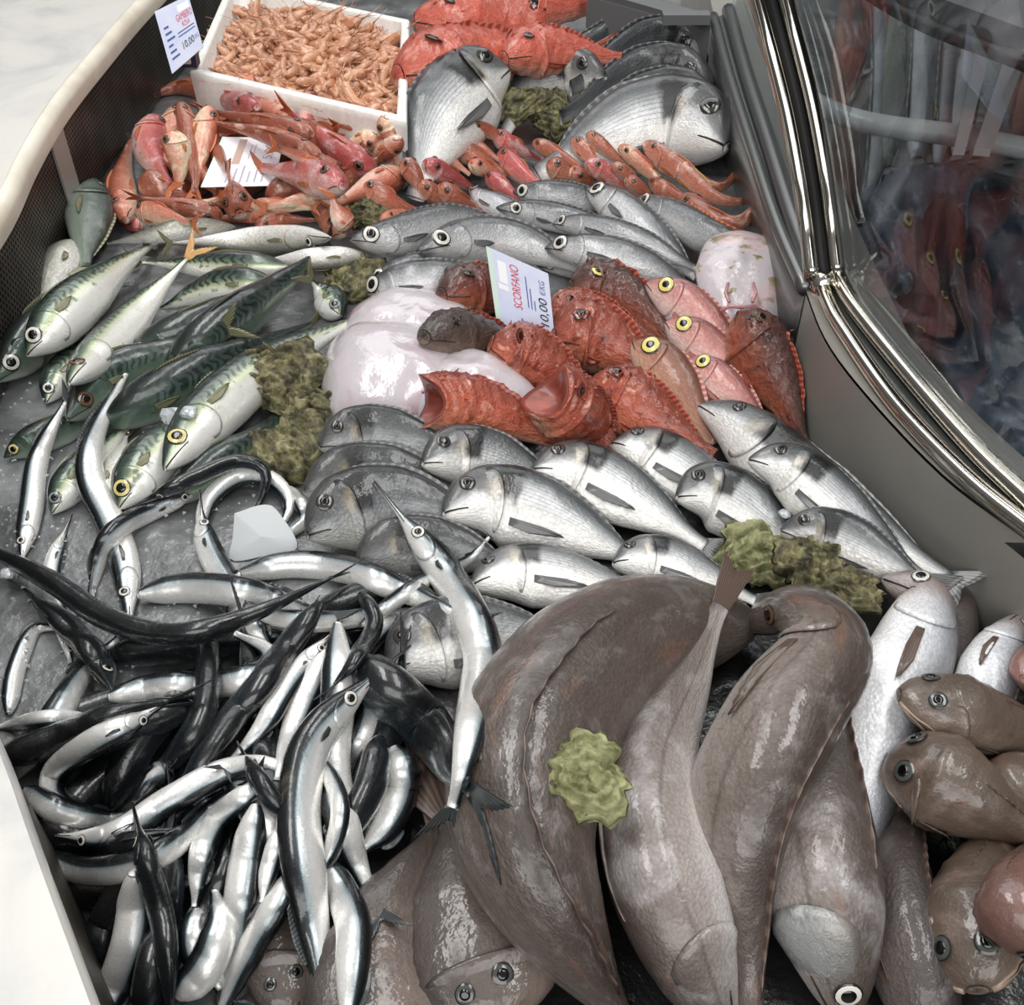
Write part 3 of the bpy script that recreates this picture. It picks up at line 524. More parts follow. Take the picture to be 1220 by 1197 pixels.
# ------------------------------------------------------------------ other things
def pillow(name, cat, label, outline, h, mat, px_z=None, power=2.4, nr=10, wob=.04, group=None, tilt=(0, 0), sub=.01):
    """a soft flat body: outline in the bed plane, domed by h"""
    n = 44; q = spline(outline+[outline[0]], n+1)[:-1]; z = px_z
    if z is None:
        c = np.mean(q, 0); z = float(np.median([on(*(c+(p-c)*f))[2] for p in q[::4] for f in (.3, .7)]))-sub
    O = np.array([un(x, y, z) for x, y in q]); C = O.mean(0); V = [C+np.array([0, 0, h])]; rs = np.sin(np.linspace(0, math.pi/2, nr+1))[1:]
    for r in rs:
        for j in range(n):
            p = C+(O[j]-C)*r; d = p-C; hh = h*(1-r**power)**.6*(1+wob*math.sin(2*math.pi*j/n*2+r*4+len(label)))+.002*math.sin(p[0]*95+p[1]*40+len(label))*math.sin(p[1]*70-p[0]*30)*(1-r)**.3+tilt[0]*d[0]+tilt[1]*d[1]; V.append(p+np.array([0, 0, hh]))
    bot = len(V); V.append(C-np.array([0, 0, .004])); Fc = [(0, 1+j, 1+(j+1) % n) for j in range(n)]
    Fc += [(1+i*n+j, 1+(i+1)*n+j, 1+(i+1)*n+(j+1) % n, 1+i*n+(j+1) % n) for i in range(nr-1) for j in range(n)]
    Fc += [(bot, 1+(nr-1)*n+(j+1) % n, 1+(nr-1)*n+j) for j in range(n)]
    V = np.array(V); root = thing(name, label, cat, C, group); mesh_obj('body', V, Fc, mat, root)
    top = lambda px, py: None
    G = np.random.default_rng(1).uniform(0, 1, (9000, 2)); a = (G[:, 0]*n).astype(int); r = np.sqrt(G[:, 1])
    p = C+(O[a]-C)*r[:, None]; hput(p[:, 0], p[:, 1], z+h*(1-r**power)**.6)
    return root
def oyster(px, py, w, h, rot, label, mat='oyster', add=0.006, tilt=20, sink=.0):
    """two rough frilled shells hinged together"""
    p = on(px, py, add-sink); s = depth(p)/F; el = math.radians(70); rx, ry = w*s/2, h*s/2/.8; r = random.Random(px*7+py)
    root = thing('oyster', label, 'oyster', p); ca, sa = math.cos(math.radians(rot)), math.sin(math.radians(rot)); ti = math.radians(tilt)
    ph = [r.uniform(0, 6.28) for _ in range(6)]; n, m = 56, 18
    for nm, up, mt in (('upper_shell', 1, mat), ('lower_shell', -1, mat)):
        V = []
        for i in range(m+1):
            q = (i/m)**.8
            for j in range(n):
                th = 2*math.pi*j/n; fr = 1+.12*math.sin(2*th+ph[0])+.09*math.sin(3*th+ph[1])+q*.07*math.sin(7*th+ph[2])+q*.05*math.sin(13*th+ph[3])+q**3*.05*math.sin(21*th+ph[4])
                if up < 0: fr *= 1.05
                x, y = rx*q*fr*math.cos(th), ry*q*fr*math.sin(th)
                dome = min(rx, ry)*(.5 if up > 0 else .35)*(1-q**2.2)**.7*(1+.3*math.sin(th+ph[5]))
                rid = min(rx, ry)*(.07*math.sin(q*26+2.5*math.sin(th*2+ph[1]))+.06*math.sin(th*9+q*7+ph[2])*q+.05*math.sin(th*4+q*15+ph[3]))*min(1, q*3)
                rid += min(rx, ry)*.07*(math.sin(x*900+ph[0])*math.sin(y*1100+ph[1])+math.sin(x*430+y*510+ph[2]))*min(1, q*2)
                z = up*dome+rid+min(rx, ry)*.06*math.sin(5*th+ph[4])*q**4+(.0012*up)
                X, Y = x*ca-y*sa, x*sa+y*ca; Y, z = Y*math.cos(ti)-z*math.sin(ti), Y*math.sin(ti)+z*math.cos(ti)
                V.append(p+np.array([X, Y, z+min(rx, ry)*.35]))
        V = np.array(V); mesh_obj(nm, V, grid_faces(m+1, n, True), mt, root)
        if up > 0: hput(V[:, 0], V[:, 1], V[:, 2])
    return root
def on_plane(px, py, p0, n): d = ray(px, py); return CAM+d*((p0-CAM)@n/(d@n))
def text_mesh(txt):
    c = bpy.data.curves.new('t', 'FONT'); c.body = txt; o = bpy.data.objects.new('t', c); COL.objects.link(o)
    bpy.context.view_layer.update(); me = o.evaluated_get(bpy.context.evaluated_depsgraph_get()).to_mesh()
    V = np.array([v.co[:] for v in me.vertices]); Fc = [tuple(p.vertices) for p in me.polygons]
    o.to_mesh_clear(); bpy.data.objects.remove(o); bpy.data.curves.remove(c); return V, Fc
def card(name, label, px, anchor, nrm, mat, prints, texts):
    """price card: px = picture corners (top-left, top-right, bottom-right, bottom-left of the printed side)"""
    n = unit(np.array(nrm, float)); C = np.array([on_plane(x, y, anchor, n) for x, y in px]); root = thing(name, label, 'price tag', C.mean(0))
    at = lambda a, b, o=0: (C[0]*(1-a)+C[1]*a)*(1-b)+(C[3]*(1-a)+C[2]*a)*b+n*o
    V = np.array([at(a, b, o) for o in (0, -.0012) for a, b in ((0, 0), (1, 0), (1, 1), (0, 1))])
    mesh_obj('card', V, [(0, 1, 2, 3), (7, 6, 5, 4), (0, 4, 5, 1), (1, 5, 6, 2), (2, 6, 7, 3), (3, 7, 4, 0)], mat, root, smooth=False)
    for i, (nm, m, a0, b0, a1, b1) in enumerate(prints):
        V = [at(a, b, .0003) for a, b in ((a0, b0), (a1, b0), (a1, b1), (a0, b1))]; mesh_obj(nm, V, [(0, 1, 2, 3)], m, root, smooth=False)
    for nm, m, txt, a0, b0, a1, b1 in texts:
        V, Fc = text_mesh(txt); lo, hi = V.min(0), V.max(0); q = (V-lo)/(hi-lo+1e-9)
        V = np.array([at(a0+(a1-a0)*u, b1+(b0-b1)*v, .0006) for u, v, _ in q]); mesh_obj(nm, V, Fc, m, root, smooth=False)
    return root
# ------------------------------------------------------------------ the counter
Z3 = lambda pts, z: np.array([un(x, y, z) for x, y in pts])
bx = lambda x0, x1, y0, y1, z0, z1: ([(x, y, z) for z in (z0, z1) for x, y in ((x0, y0), (x1, y0), (x1, y1), (x0, y1))], [(3, 2, 1, 0), (4, 5, 6, 7), (0, 1, 5, 4), (1, 2, 6, 5), (2, 3, 7, 6), (3, 0, 4, 7)])
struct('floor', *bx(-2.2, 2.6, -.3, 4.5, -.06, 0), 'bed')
# perforated metal wall and marble worktop on the near side of the bed
TOPZ = .165
edge = Z3([(290, -110), (232, -60), (169, 2), (120, 58), (72, 117), (34, 179), (0, 248), (-80, 372)], TOPZ)
e2 = Z3([(-190, 640), (-90, 760), (-18, 872), (42, 1035), (102, 1200), (150, 1330)], TOPZ)
edge = spline(np.concatenate([edge, e2]), 120)
ln = np.concatenate([[0], np.cumsum(np.linalg.norm(np.diff(edge, axis=0), axis=1))])
def along(s): return np.stack([np.interp(s, ln, edge[:, i]) for i in range(3)], -1)
def alongn(s):
    d = unit(along(np.asarray(s)+.01)-along(np.asarray(s)-.01)); return np.stack([-d[..., 1], d[..., 0], 0*d[..., 0]], -1)   # towards the bed
s_seam = float(ln[np.argmin(np.linalg.norm(proj(edge)-np.array([58, 140]), axis=1))])
def perforated(s0, s1):
    """a sheet with real holes on a staggered grid: every cell is a ring between a diamond-like hole and its cell border"""
    p = .0088; nu = int((s1-s0)/p); nvv = int((TOPZ-.008)/(p*.5)); V = []; Fc = []; k = 0; hexa = [(math.cos(x), math.sin(x)) for x in np.radians([90, 150, 210, 270, 330, 30])]
    sq = [(0, .5), (-.5, .25), (-.5, -.25), (0, -.5), (.5, -.25), (.5, .25)]; P2 = []
    for j in range(nvv):
        zc = .004+p*.5+j*p*.75
        if zc+p*.5 > TOPZ: break
        for i in range(nu):
            sc = s0+(i+.5+(.5 if j % 2 else 0))*p
            for (hx, hy), (bx_, by_) in zip(hexa, sq): P2.append((sc+bx_*p, zc+by_*p))
            for (hx, hy), (bx_, by_) in zip(hexa, sq): P2.append((sc+hx*p*.31, zc+hy*p*.34))
            for q in range(6): Fc.append((k+q, k+(q+1) % 6, k+6+(q+1) % 6, k+6+q))
            k += 12
    P2 = np.array(P2); V = along(P2[:, 0]); V[:, 2] = P2[:, 1]; return V, Fc
wl_ = struct('wall_left', *(lambda s: (np.concatenate([np.c_[(along(s)-alongn(s)*.012)[:, :2], np.full(len(s), z)] for z in (-.01, TOPZ)]), [(i, i+1, len(s)+i+1, len(s)+i) for i in range(len(s)-1)]))(np.linspace(0, ln[-1], 140)), 'perf_back')
for a, b in ((.0, s_seam-.03), (s_seam+.028, s_seam+.75)):
    pp = mesh_obj('perforated_panel', *perforated(a, b), 'perf', wl_, smooth=False)
s = np.linspace(s_seam-.03, s_seam+.03, 6); G = np.stack([np.c_[(along(s)+alongn(s)*.002)[:, :2], np.full(6, z)] for z in np.linspace(0, TOPZ-.012, 4)], 1)
mesh_obj('panel_joint_strip', *slab(G, np.repeat(alongn(s)[:, None], 4, 1), .003), 'steel', wl_, smooth=False)
s = np.linspace(s_seam+.75, ln[-1], 60); G = np.stack([np.c_[along(s)[:, :2], np.full(60, z)] for z in np.linspace(0, TOPZ, 3)], 1)
mesh_obj('plain_panel', *slab(G, np.repeat(alongn(s)[:, None], 3, 1), .003), 'perf', wl_, smooth=False)
# rounded cream edge then the white marble top
s = np.linspace(0, ln[-1], 140); E = along(s); Nn = alongn(s); prof = [(.004, -.03), (.006, -.012), (.003, -.002), (-.006, .003), (-.02, .003), (-.022, -.03)]
G = np.stack([E+Nn*o+np.array([0, 0, z]) for o, z in prof], 1)
ic = int(np.argmax(proj(E)[:, 1] > 520)); struct('trim_1', G[:ic+1].reshape(-1, 3), grid_faces(ic+1, len(prof)), 'cream', smooth=True); struct('trim_4', G[ic:].reshape(-1, 3), grid_faces(140-ic, len(prof)), 'marble', smooth=True)
G = np.stack([E-Nn*np.where(np.arange(140) >= ic, -.003, .009)[:, None]+np.array([0, 0, .0034]), E*np.array([0, 1, 1])+np.array([-2.4, 0, .0032])], 1)
struct('trim_2', G.reshape(-1, 3), grid_faces(140, 2), 'marble')
# stainless apron on the far side, chrome rails and curved glass
RZ = .125
fold = spline(Z3([(838, -40), (850, 18), (872, 90), (905, 190), (930, 268), (957, 342), (984, 409), (1036, 478), (1124, 570), (1220, 642), (1330, 730), (1450, 850)], RZ), 90)
inner = spline(Z3([(800, -40), (822, 40), (838, 105), (868, 190), (895, 280), (918, 380), (940, 470), (985, 560), (1050, 640), (1150, 735), (1260, 830), (1390, 960)], 0), 90)
G = np.stack([inner*(1-u)+fold*u+np.array([0, 0, -.022*math.sin(u*math.pi)]) for u in np.linspace(0, 1, 9)], 1)
struct('wall_right', G.reshape(-1, 3), grid_faces(90, G.shape[1]), 'steel', smooth=True)
fn = np.gradient(fold, axis=0); fn = unit(np.stack([fn[:, 1], -fn[:, 0], 0*fn[:, 0]], -1)); fn *= np.sign((fn[:, :1])+1e-9); G = np.stack([fold+np.array([0, 0, .0035]), fold+fn*.06+np.array([0, 0, .001]), fold+fn*.1+np.array([0, 0, -.01])], 1); struct('trim_3', G.reshape(-1, 3), grid_faces(90, 3), 'steel')
t1 = spline(Z3([(975, 329), (988, 362), (1006, 394), (1065, 478), (1146, 563), (1220, 624), (1320, 700)], .138), 60)
t2 = spline(Z3([(994, 320), (1010, 352), (1036, 388), (1095, 460), (1161, 534), (1220, 590), (1330, 690)], .148), 60)
rl = thing('lower_glass_rail', 'curved chrome double rail along the foot of the curved glass', 'rail', t1[0]-np.array([0, 0, .03]))
mesh_obj('inner_tube', *tube(t1, .0085, 12), 'chrome', rl); mesh_obj('outer_tube', *tube(t2, .0095, 12), 'chrome', rl)
G = np.stack([t1+np.array([0, 0, -.006]), t2+np.array([0, 0, -.006]), t2+np.array([0.004, 0, -.03]), t1+np.array([0, 0, -.03])], 1)
mesh_obj('channel', G.reshape(-1, 3), grid_faces(60, 4, True), 'alu', rl)
pz = [.15, .19, .24, .30, .36, .43]; pp_ = [(982, 328), (975, 268), (966, 205), (951, 125), (930, 42), (905, -50)]
post = spline([un(x, y, z) for (x, y), z in zip(pp_, pz)], 40); off = unit(np.cross(np.gradient(post, axis=0), np.array([0, 1.0, .3])))
ps = thing('glass_post', 'curved upright chrome post holding the edge of the curved glass', 'post', post[0])
for o, r, m, nm in ((-.014, .0085, 'chrome', 'inner_tube'), (.0, .006, 'dark', 'rubber_seal'), (.013, .009, 'chrome', 'outer_tube')): mesh_obj(nm, *tube(post+off*o, r, 12), m, ps)
mesh_obj('foot_collar', *tube([post[0]-np.array([0, 0, .04]), post[0]+np.array([0, 0, .004])], .013, 14), 'chrome', ps)
dz = [un(x, y, z) for (x, y), z in zip(pp_, pz)]; dz = spline(dz+[dz[-1]+(dz[-1]-dz[-2])*1.6, dz[-1]+(dz[-1]-dz[-2])*3], 30); dz = dz-dz[0]; gx = t2[::2]+np.array([.006, 0, .004])
G = np.stack([gx+d*np.array([1, 1, 1]) for d in dz], 1); gn = unit(np.cross(np.gradient(G, axis=0), np.gradient(G, axis=1)))
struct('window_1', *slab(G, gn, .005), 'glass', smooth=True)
# aluminium sill and small pane beyond the post, back rail
a0 = spline(Z3([(868, 12), (888, 85), (912, 160), (945, 262), (972, 330)], .135), 40); a1 = spline(Z3([(850, 20), (868, 88), (892, 165), (924, 262), (960, 345)], .13), 40)
sr = thing('sill_rail', 'grey aluminium sill running back from the foot of the chrome post', 'rail', a0[0]-np.array([0, 0, .1]))
for c_, r, nm in ((a0, .012, 'upper_lip'), (a1, .009, 'lower_lip')): mesh_obj(nm, *tube(c_, r, 10), 'alu', sr)
G = np.stack([a1, (a0+a1)/2+np.array([0, 0, -.004]), a0, a0+np.array([.02, 0, -.1]), a1+np.array([0, 0, -.1])], 1); mesh_obj('sill_body', G.reshape(-1, 3), grid_faces(40, 5, True), 'alu', sr)
G = np.stack([a0[:36]+np.array([.004+.05*u, .02*u, .28*u]) for u in np.linspace(0, 1, 5)], 1)
struct('window_2', *slab(G, unit(np.cross(np.gradient(G, axis=0), np.gradient(G, axis=1))), .004), 'glass', smooth=True)
b = Z3([(700, -8), (760, 8), (846, 34)], .13); br = thing('back_rail', 'grey metal rail closing the far end of the fish bed', 'rail', b[1]-np.array([0, 0, .13]))
mesh_obj('bar', *(lambda g: slab(g, np.broadcast_to(np.array([0, -.2, 1.0]), g.shape), .012))(np.stack([spline(b, 12), spline(b, 12)+np.array([.0, .06, .0])], 1)), 'rail_grey', br, smooth=False)
mesh_obj('upright', *(lambda g: slab(g, np.broadcast_to(np.array([0, -1.0, 0]), g.shape), .012))(np.stack([spline(b, 12)+np.array([0, 0.004, -.006]), spline(b, 12)+np.array([0, .004, -.13])], 1)), 'rail_grey', br, smooth=False)
c0 = Z3([(818, 20)], .15)[0]; V, Fc = bx(c0[0]-.04, c0[0]+.04, c0[1]-.005, c0[1]+.02, c0[2]-.012, c0[2]+.004); mesh_obj('corner_bracket', V, Fc, 'rail_grey', br, smooth=False)
struct('wall_back', *bx(.1, 1.5, 2.62, 3.4, 0, .11), 'marble')
# dark upper frame of the glass
fq = Z3([(1010, -30), (1100, 22), (1220, 68), (1420, 150), (1500, -260), (1000, -260)], .44)
tf = thing('upper_glass_frame', 'dark grey flat frame along the top of the curved glass', 'frame', fq[0]); V = np.concatenate([fq, fq+np.array([0, 0, .02])])
mesh_obj('frame_plate', V, [tuple(range(5, -1, -1)), tuple(range(6, 12))]+[(i, (i+1) % 6, 6+(i+1) % 6, 6+i) for i in range(6)], 'frame_dark', tf, smooth=False)
mesh_obj('frame_lip', *tube(spline(fq[:4]-np.array([0, 0, .004]), 20), .007, 8), 'dark', tf)
hget_all = HF.copy()
# raise the height field under the walls so that nothing sinks into the steel
for i in range(90):
    for u in np.linspace(0, 1.0, 30): p = inner[i]*(1-u)+fold[i]*u; hput(np.array([p[0]]), np.array([p[1]]), np.array([max(0, p[2]-.022*math.sin(u*math.pi))]))
# ------------------------------------------------------------------ fish, pipe, boards and cloth added beyond the glass as its reflection
def reflected(mat, w, path, label, **k): fish('reflected', mat, w, path, 1, 10, label, 'long fish added for the glass reflection', eye=False, zadd=0, **k)  # added fish, built in place of the mirrored display
reflected('reflected_brown', 46, '1018,-40 1015,60 1008,180 1005,280', 'reddish brown long fish added for the glass reflection beside the chrome post')
for i, (m, w, p, l) in enumerate([('reflected', 26, '1050,-30 1045,80 1040,190 1030,260', 'narrow grey long fish added for the reflection between the brown one and the dark one'), ('green', 34, '1075,-30 1066,80 1058,200', 'dark grey-green long fish added for the glass reflection'),
    ('reflected', 38, '1110,-20 1098,70 1092,190', 'broad pale grey long fish added in the middle of the glass reflection'), ('reflected', 26, '1142,-10 1128,80 1118,200', 'slim grey long fish added for the reflection under the white pipe'),
    ('reflected', 30, '1172,10 1152,90 1140,185', 'grey long fish added for the reflection next to the slanting white boards'), ('green', 26, '1200,20 1180,90 1160,190', 'dark long fish added for the reflection between the two white boards'), ('reflected_brown', 30, '1260,20 1232,90 1205,190', 'brownish long fish added for the reflection at the edge of the photo beyond the glass')]): reflected(m, w, p, l)
pl = thing('reflected_pipe', 'thick white pipe added behind the glass for its reflection, above the grey cloth', 'pipe', un(1090, 160, .05)); pc = spline([un(x, y, .085) for x, y in ((968, 122), (1010, 140), (1060, 151), (1130, 160), (1220, 177), (1330, 200))], 40)  # pipe added to imitate a white band reflected in the glass
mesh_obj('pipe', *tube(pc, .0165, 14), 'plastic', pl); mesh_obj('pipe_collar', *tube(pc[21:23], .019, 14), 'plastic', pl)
for i, (q, l) in enumerate([([(1165, 50), (1182, 50), (1150, 180), (1136, 180)], 'narrow slanting white board added for the reflection behind the glass'), ([(1200, 60), (1225, 62), (1180, 182), (1160, 180)], 'wider slanting white board added for the reflection behind the glass near the photo edge')]):
    P = np.array([un(x, y, z) for (x, y), z in zip(q, (.13, .13, .11, .11))]); bo = thing('reflected_board', l, 'board', P.mean(0)-np.array([0, 0, .02])); G = np.stack([spline(P[[0, 3]], 6), spline(P[[1, 2]], 6)], 1); mesh_obj('board', *slab(G, np.broadcast_to(np.array([0, 0, 1.0]), G.shape), .012), 'plastic', bo, smooth=False)  # boards added to imitate pale slanting reflections
cl = thing('reflected_grey_cloth', 'crumpled slate grey cloth added for the reflection in the lower part of the curved glass', 'cloth', un(1150, 400, 0)); nu, nv = 60, 50; G = np.zeros((nu, nv, 3))  # added sheet, shaped after the bluish reflection low in the glass
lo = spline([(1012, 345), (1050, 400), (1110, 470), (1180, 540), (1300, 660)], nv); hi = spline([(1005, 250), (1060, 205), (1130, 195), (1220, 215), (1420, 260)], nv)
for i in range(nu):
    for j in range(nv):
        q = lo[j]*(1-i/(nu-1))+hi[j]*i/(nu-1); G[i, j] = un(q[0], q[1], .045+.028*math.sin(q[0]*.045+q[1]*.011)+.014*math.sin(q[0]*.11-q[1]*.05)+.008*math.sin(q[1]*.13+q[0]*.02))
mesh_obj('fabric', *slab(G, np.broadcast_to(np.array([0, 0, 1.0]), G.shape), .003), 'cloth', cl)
pillow('reflected_maroon_cloth', 'cloth', 'dark maroon folded cloth lying on the grey one behind the glass', [(1075, 265), (1120, 240), (1150, 270), (1130, 340), (1110, 420), (1085, 430), (1065, 350)], .035, 'maroon', px_z=.05)  # added patch for the dark red part of the reflection
# ------------------------------------------------------------------ foam tray of shrimps at the far end
TZ = .12
A = un(226, 84, TZ); B_ = un(484, 144, TZ); ld = un(272, -20, TZ)-A; ld = ld/np.linalg.norm(ld)*.46; Cc = B_+ld*.96+np.array([.0, 0, 0]); Dd = A+ld
tr_ = thing('foam_tray', 'white foam tray full of small orange shrimps', 'tray', (A+B_+Cc+Dd)/4-np.array([0, 0, TZ])); cor = [A, B_, Cc, Dd]; ctr = sum(cor)/4
def loop(f, z, n=10):
    V = []
    for i in range(4):
        p, q = cor[i], cor[(i+1) % 4]
        for u in np.linspace(0, 1, n, endpoint=False): v = p*(1-u)+q*u; w = ctr+(v-ctr)*f; V.append([w[0], w[1], z])
    return V
V = sum([loop(f, z) for f, z in ((.93, 0), (.985, .02), (1.0, TZ-.012), (1.0, TZ-.003), (.985, TZ), (.93, TZ), (.915, TZ-.004), (.9, .03), (.86, .022))], []); n = 40
Fc = [(i*n+j, i*n+(j+1) % n, (i+1)*n+(j+1) % n, (i+1)*n+j) for i in range(8) for j in range(n)]+[tuple(range(n-1, -1, -1)), tuple(8*n+j for j in range(n))]
mesh_obj('tray_shell', V, Fc, 'foam', tr_)
def in_tray(u, v, f=.84): a = ctr+(A-ctr)*f; b = ctr+(B_-ctr)*f; d = ctr+(Dd-ctr)*f; return a+(b-a)*u+(d-a)*v
for u in np.linspace(0, 1, 160):
    for v in np.linspace(0, 1, 160): p = in_tray(u, v); hput(p[None, 0], p[None, 1], np.array([.075+.03*math.sin(u*3.0)*math.sin(v*2.6)]))
def shrimp_mesh(seed):
    r = random.Random(seed); parts = []; bend = r.uniform(.9, 2.6); L = .066; n = 15; P = []; p = np.zeros(3); a = -bend*.5
    for i in range(n):
        P.append(p.copy()); a += bend/n*(.4+1.2*i/n); p = p+np.array([math.cos(a), math.sin(a), 0])*L/n
    P = np.array(P); P -= P.mean(0); rr = np.array([.0015, .0035, .0048, .0055, .0058, .0057, .0054, .0056, .005, .0052, .0045, .0046, .0038, .003, .0018])*1.25
    parts.append(tube(P, rr, 8)); T = unit(np.gradient(P, axis=0)); S = np.stack([-T[:, 1], T[:, 0], 0*T[:, 0]], -1)
    for k_ in (-1, 0, 1):
        b = P[-1]; t = T[-1]*.012+S[-1]*.004*k_; parts.append(tube([b, b+t*.5, b+t], [.001, .0024, .0006], 5))
    for k_ in range(5):
        b = P[3+k_]-S[3+k_]*-.004; e = b+S[3+k_]*.011-T[3+k_]*.004+np.array([0, 0, r.uniform(-.003, .003)]); parts.append(tube([b, (b+e)/2+T[3+k_]*.002, e], [.0008, .0007, .0004], 4))
    for k_ in (-1, 1):
        b = P[0]; m = b-T[0]*.016+S[0]*.004*k_; e = m-T[0]*.014+S[0]*.01*k_; parts.append(tube([b, m, e], [.0007, .0005, .0003], 4))
    parts.append(tube([P[0], P[0]-T[0]*.008, P[0]-T[0]*.013], [.0016, .001, .0002], 5))
    return join(parts)
shr = []
for sd_ in range(6):
    V, Fc = shrimp_mesh(sd_); me = bpy.data.meshes.new('shrimp'); me.from_pydata(V.tolist(), [], Fc); me.materials.append(M['shrimp']); me.polygons.foreach_set('use_smooth', np.ones(len(me.polygons), bool)); shr.append(me)
g2 = np.random.default_rng(3); slots = [(u, v) for u in np.linspace(.02, .98, 19) for v in np.linspace(.02, .98, 16)]; g2.shuffle(slots)
for i, (u, v) in enumerate(slots[:298]):
    p = in_tray(min(.985, max(.015, u+g2.uniform(-.03, .03))), min(.985, max(.015, v+g2.uniform(-.03, .03)))); z = float(hget(p[0], p[1]))+.004
    o = bpy.data.objects.new('shrimp', shr[i % 6]); COL.objects.link(o); o.location = (p[0], p[1], z); o.rotation_euler = (g2.uniform(-.6, .6), g2.uniform(-.6, .6), g2.uniform(0, 6.28)); s = g2.uniform(.95, 1.35); o.scale = (s, s, s)
    tag(o, 'small pale orange shrimp lying in the heap in the foam tray', 'shrimp', 'shrimps in the white foam tray')
    for q in range(10): hput(np.array([p[0]+g2.uniform(-.02, .02)]), np.array([p[1]+g2.uniform(-.02, .02)]), np.array([z+.003]))
for u in np.linspace(-.06, 1.06, 200):
    for p in (A+(B_-A)*u, B_+(Cc-B_)*u):
        for o in (-.01, 0, .01): hput(np.array([p[0]+o]), np.array([p[1]+o]), np.array([TZ]))
# ------------------------------------------------------------------ large red scorpionfish and big bream at the back
fish('open', 'scorp_big', 90, '660,22 600,36 560,20 520,-30', -1, 20, 'large red scorpionfish with a gaping mouth at the back beside the dark bream', base=.05)
fish('scorp', 'scorp_big', 78, '494,26 560,28 640,14 740,0', 1, 0, 'large red scorpionfish farthest back behind the pouting one', iris='dark', base=.06)
fish('scorp', 'scorp_big', 100, '474,92 530,84 600,74 690,76', 1, -2, 'large red scorpionfish with a pouting closed mouth beside the shrimp tray', iris='dark', base=.06)
fish('scorp', 'scorp_big', 62, '600,70 640,62 690,64 740,70', 1, 5, 'large red scorpionfish mostly hidden above the grey bream', iris='dark', base=.09, tail=False)
fish('bream', 'bream_dark', 60, '800,26 760,35 710,52 655,60', -1, 30, 'dark bream farthest back, only its back showing under the rail', base=.02, tail=False)
fish('bream', 'bream_dark', 84, '842,76 800,62 750,68 680,105', -1, 26, 'dark bream at the top of the stack of four in the corner', tail=False)
fish('bream', 'bream', 84, '722,92 672,92 630,110 600,160', -1, 14, 'grey bream with black gill patch lying behind two oysters', tail=False)
fish('bream', 'bream_dark', 84, '852,106 800,94 745,100 668,140', -1, 24, 'dark bream with pinkish cheek, second down the corner stack', tail=False)
fish('bream', 'bream_dark', 90, '855,145 810,126 750,134 670,172', -1, 22, 'dark bream third down the corner stack, just above the white-bellied one', tail=False)
fish('bream', 'bream', 124, '866,176 810,154 740,164 640,208', -1, -14, 'big white-bellied bream in front of the corner stack', tail=False)
fish('bream', 'bream', 112, '606,84 564,106 522,156 494,236', -1, -4, 'big silver bream with its head raised beside the shrimp tray', lift=(.03, .02, 0), tail=False)
# ------------------------------------------------------------------ red mullet heap
RM = 'red mullets in the loose heap'
def mu(w, path, dor, a, label, mat='mullet', g=RM, **k): return fish('mullet', mat, w*1.02, path, dor, a, label, g, **k)
for p in ['200,235 240,215 290,200', '260,240 300,215 350,200', '320,240 360,215 410,190', '230,190 270,175 320,165', '300,190 340,170 390,160', '250,160 290,150 340,145', '370,240 410,215 450,190', '200,180 230,200 260,230', '170,215 200,230 240,245', '340,160 390,170 430,180', '220,150 250,170 270,200']:
    mu(36, p, 1, 60, 'red mullet buried in the middle of the loose heap', 'mullet', 'red mullets buried in the heap', eye=False)
mu(20, '340,262 300,258 250,262', 1, 60, 'red mullet deepest in the heap below the pinkish price card', eye=False)
mu(24, '190,262 225,250 262,236', 1, 40, 'pale mullet at the foot of the heap behind the silver fish', 'mullet_pale')
mu(18, '168,272 150,262 130,250', 1, 40, 'small mullet tucked at the corner of the heap beside the green fish', 'mullet_pink')
mu(34, '150,262 146,215 156,165', 1, 15, 'mottled pink mullet standing tail up against the perforated wall', 'mullet')
mu(34, '212,132 205,160 192,205', 1, 60, 'tan mullet leaning behind the pink one at the wall', 'mullet_pale')
mu(30, '250,128 240,175 232,225', 1, 30, 'pale-bellied mullet hanging down beside the pinkish price card', 'mullet_pale')
mu(22, '216,124 226,160 232,225', -1, 70, 'dark red mullet hanging head up behind the mottled one')
mu(40, '185,142 178,178 202,222', 1, 25, 'bright pink mullet with a yellowish head near the wall', 'mullet_pink')
mu(32, '205,156 214,190 212,226', -1, 10, 'blotched white and red mullet next to the bright pink one', 'mullet_pale')
mu(24, '262,110 215,104 178,116', -1, 60, 'orange mullet lying on top of the heap just under the tray corner')
mu(28, '306,128 270,122 236,128', -1, 40, 'pink mullet lying below the tray rim at the top of the heap', 'mullet_pink')
mu(26, '372,160 310,146 250,132', -1, 60, 'brownish red mullet pointing at the price card, uppermost of three parallel ones')
mu(24, '380,186 320,162 255,146', -1, 70, 'brownish red mullet just above the price card, lowest of three parallel ones')
mu(24, '264,258 215,246 168,236', -1, 70, 'slender red mullet along the bottom of the heap near the wall')
mu(28, '165,252 195,258 228,266', 1, 20, 'pale yellowish mullet under the slender red one', 'mullet_pale')
mu(22, '476,168 440,158 405,150', -1, 60, 'red mullet under the dark one at the tray edge')
mu(26, '452,162 425,172 400,190', 1, 30, 'yellow-bellied mullet showing its white cheek among red ones', 'mullet_pale')
mu(22, '478,165 455,182 432,202', 1, 60, 'dark red mullet wedged near the big bream')
mu(22, '384,132 420,132 468,142', 1, 70, 'dark mullet lying along the tray rim')
mu(26, '456,138 468,165 474,200', -1, 20, 'yellow-bellied mullet hanging beside the big bream', 'mullet_pale')
mu(26, '368,112 368,132 360,165', 1, 20, 'mullet pointing its head up over the tray rim', 'mullet_pink')
mu(34, '446,206 400,176 348,136', -1, 60, 'big pinkish red mullet lying across the middle of the heap', 'mullet_pink')
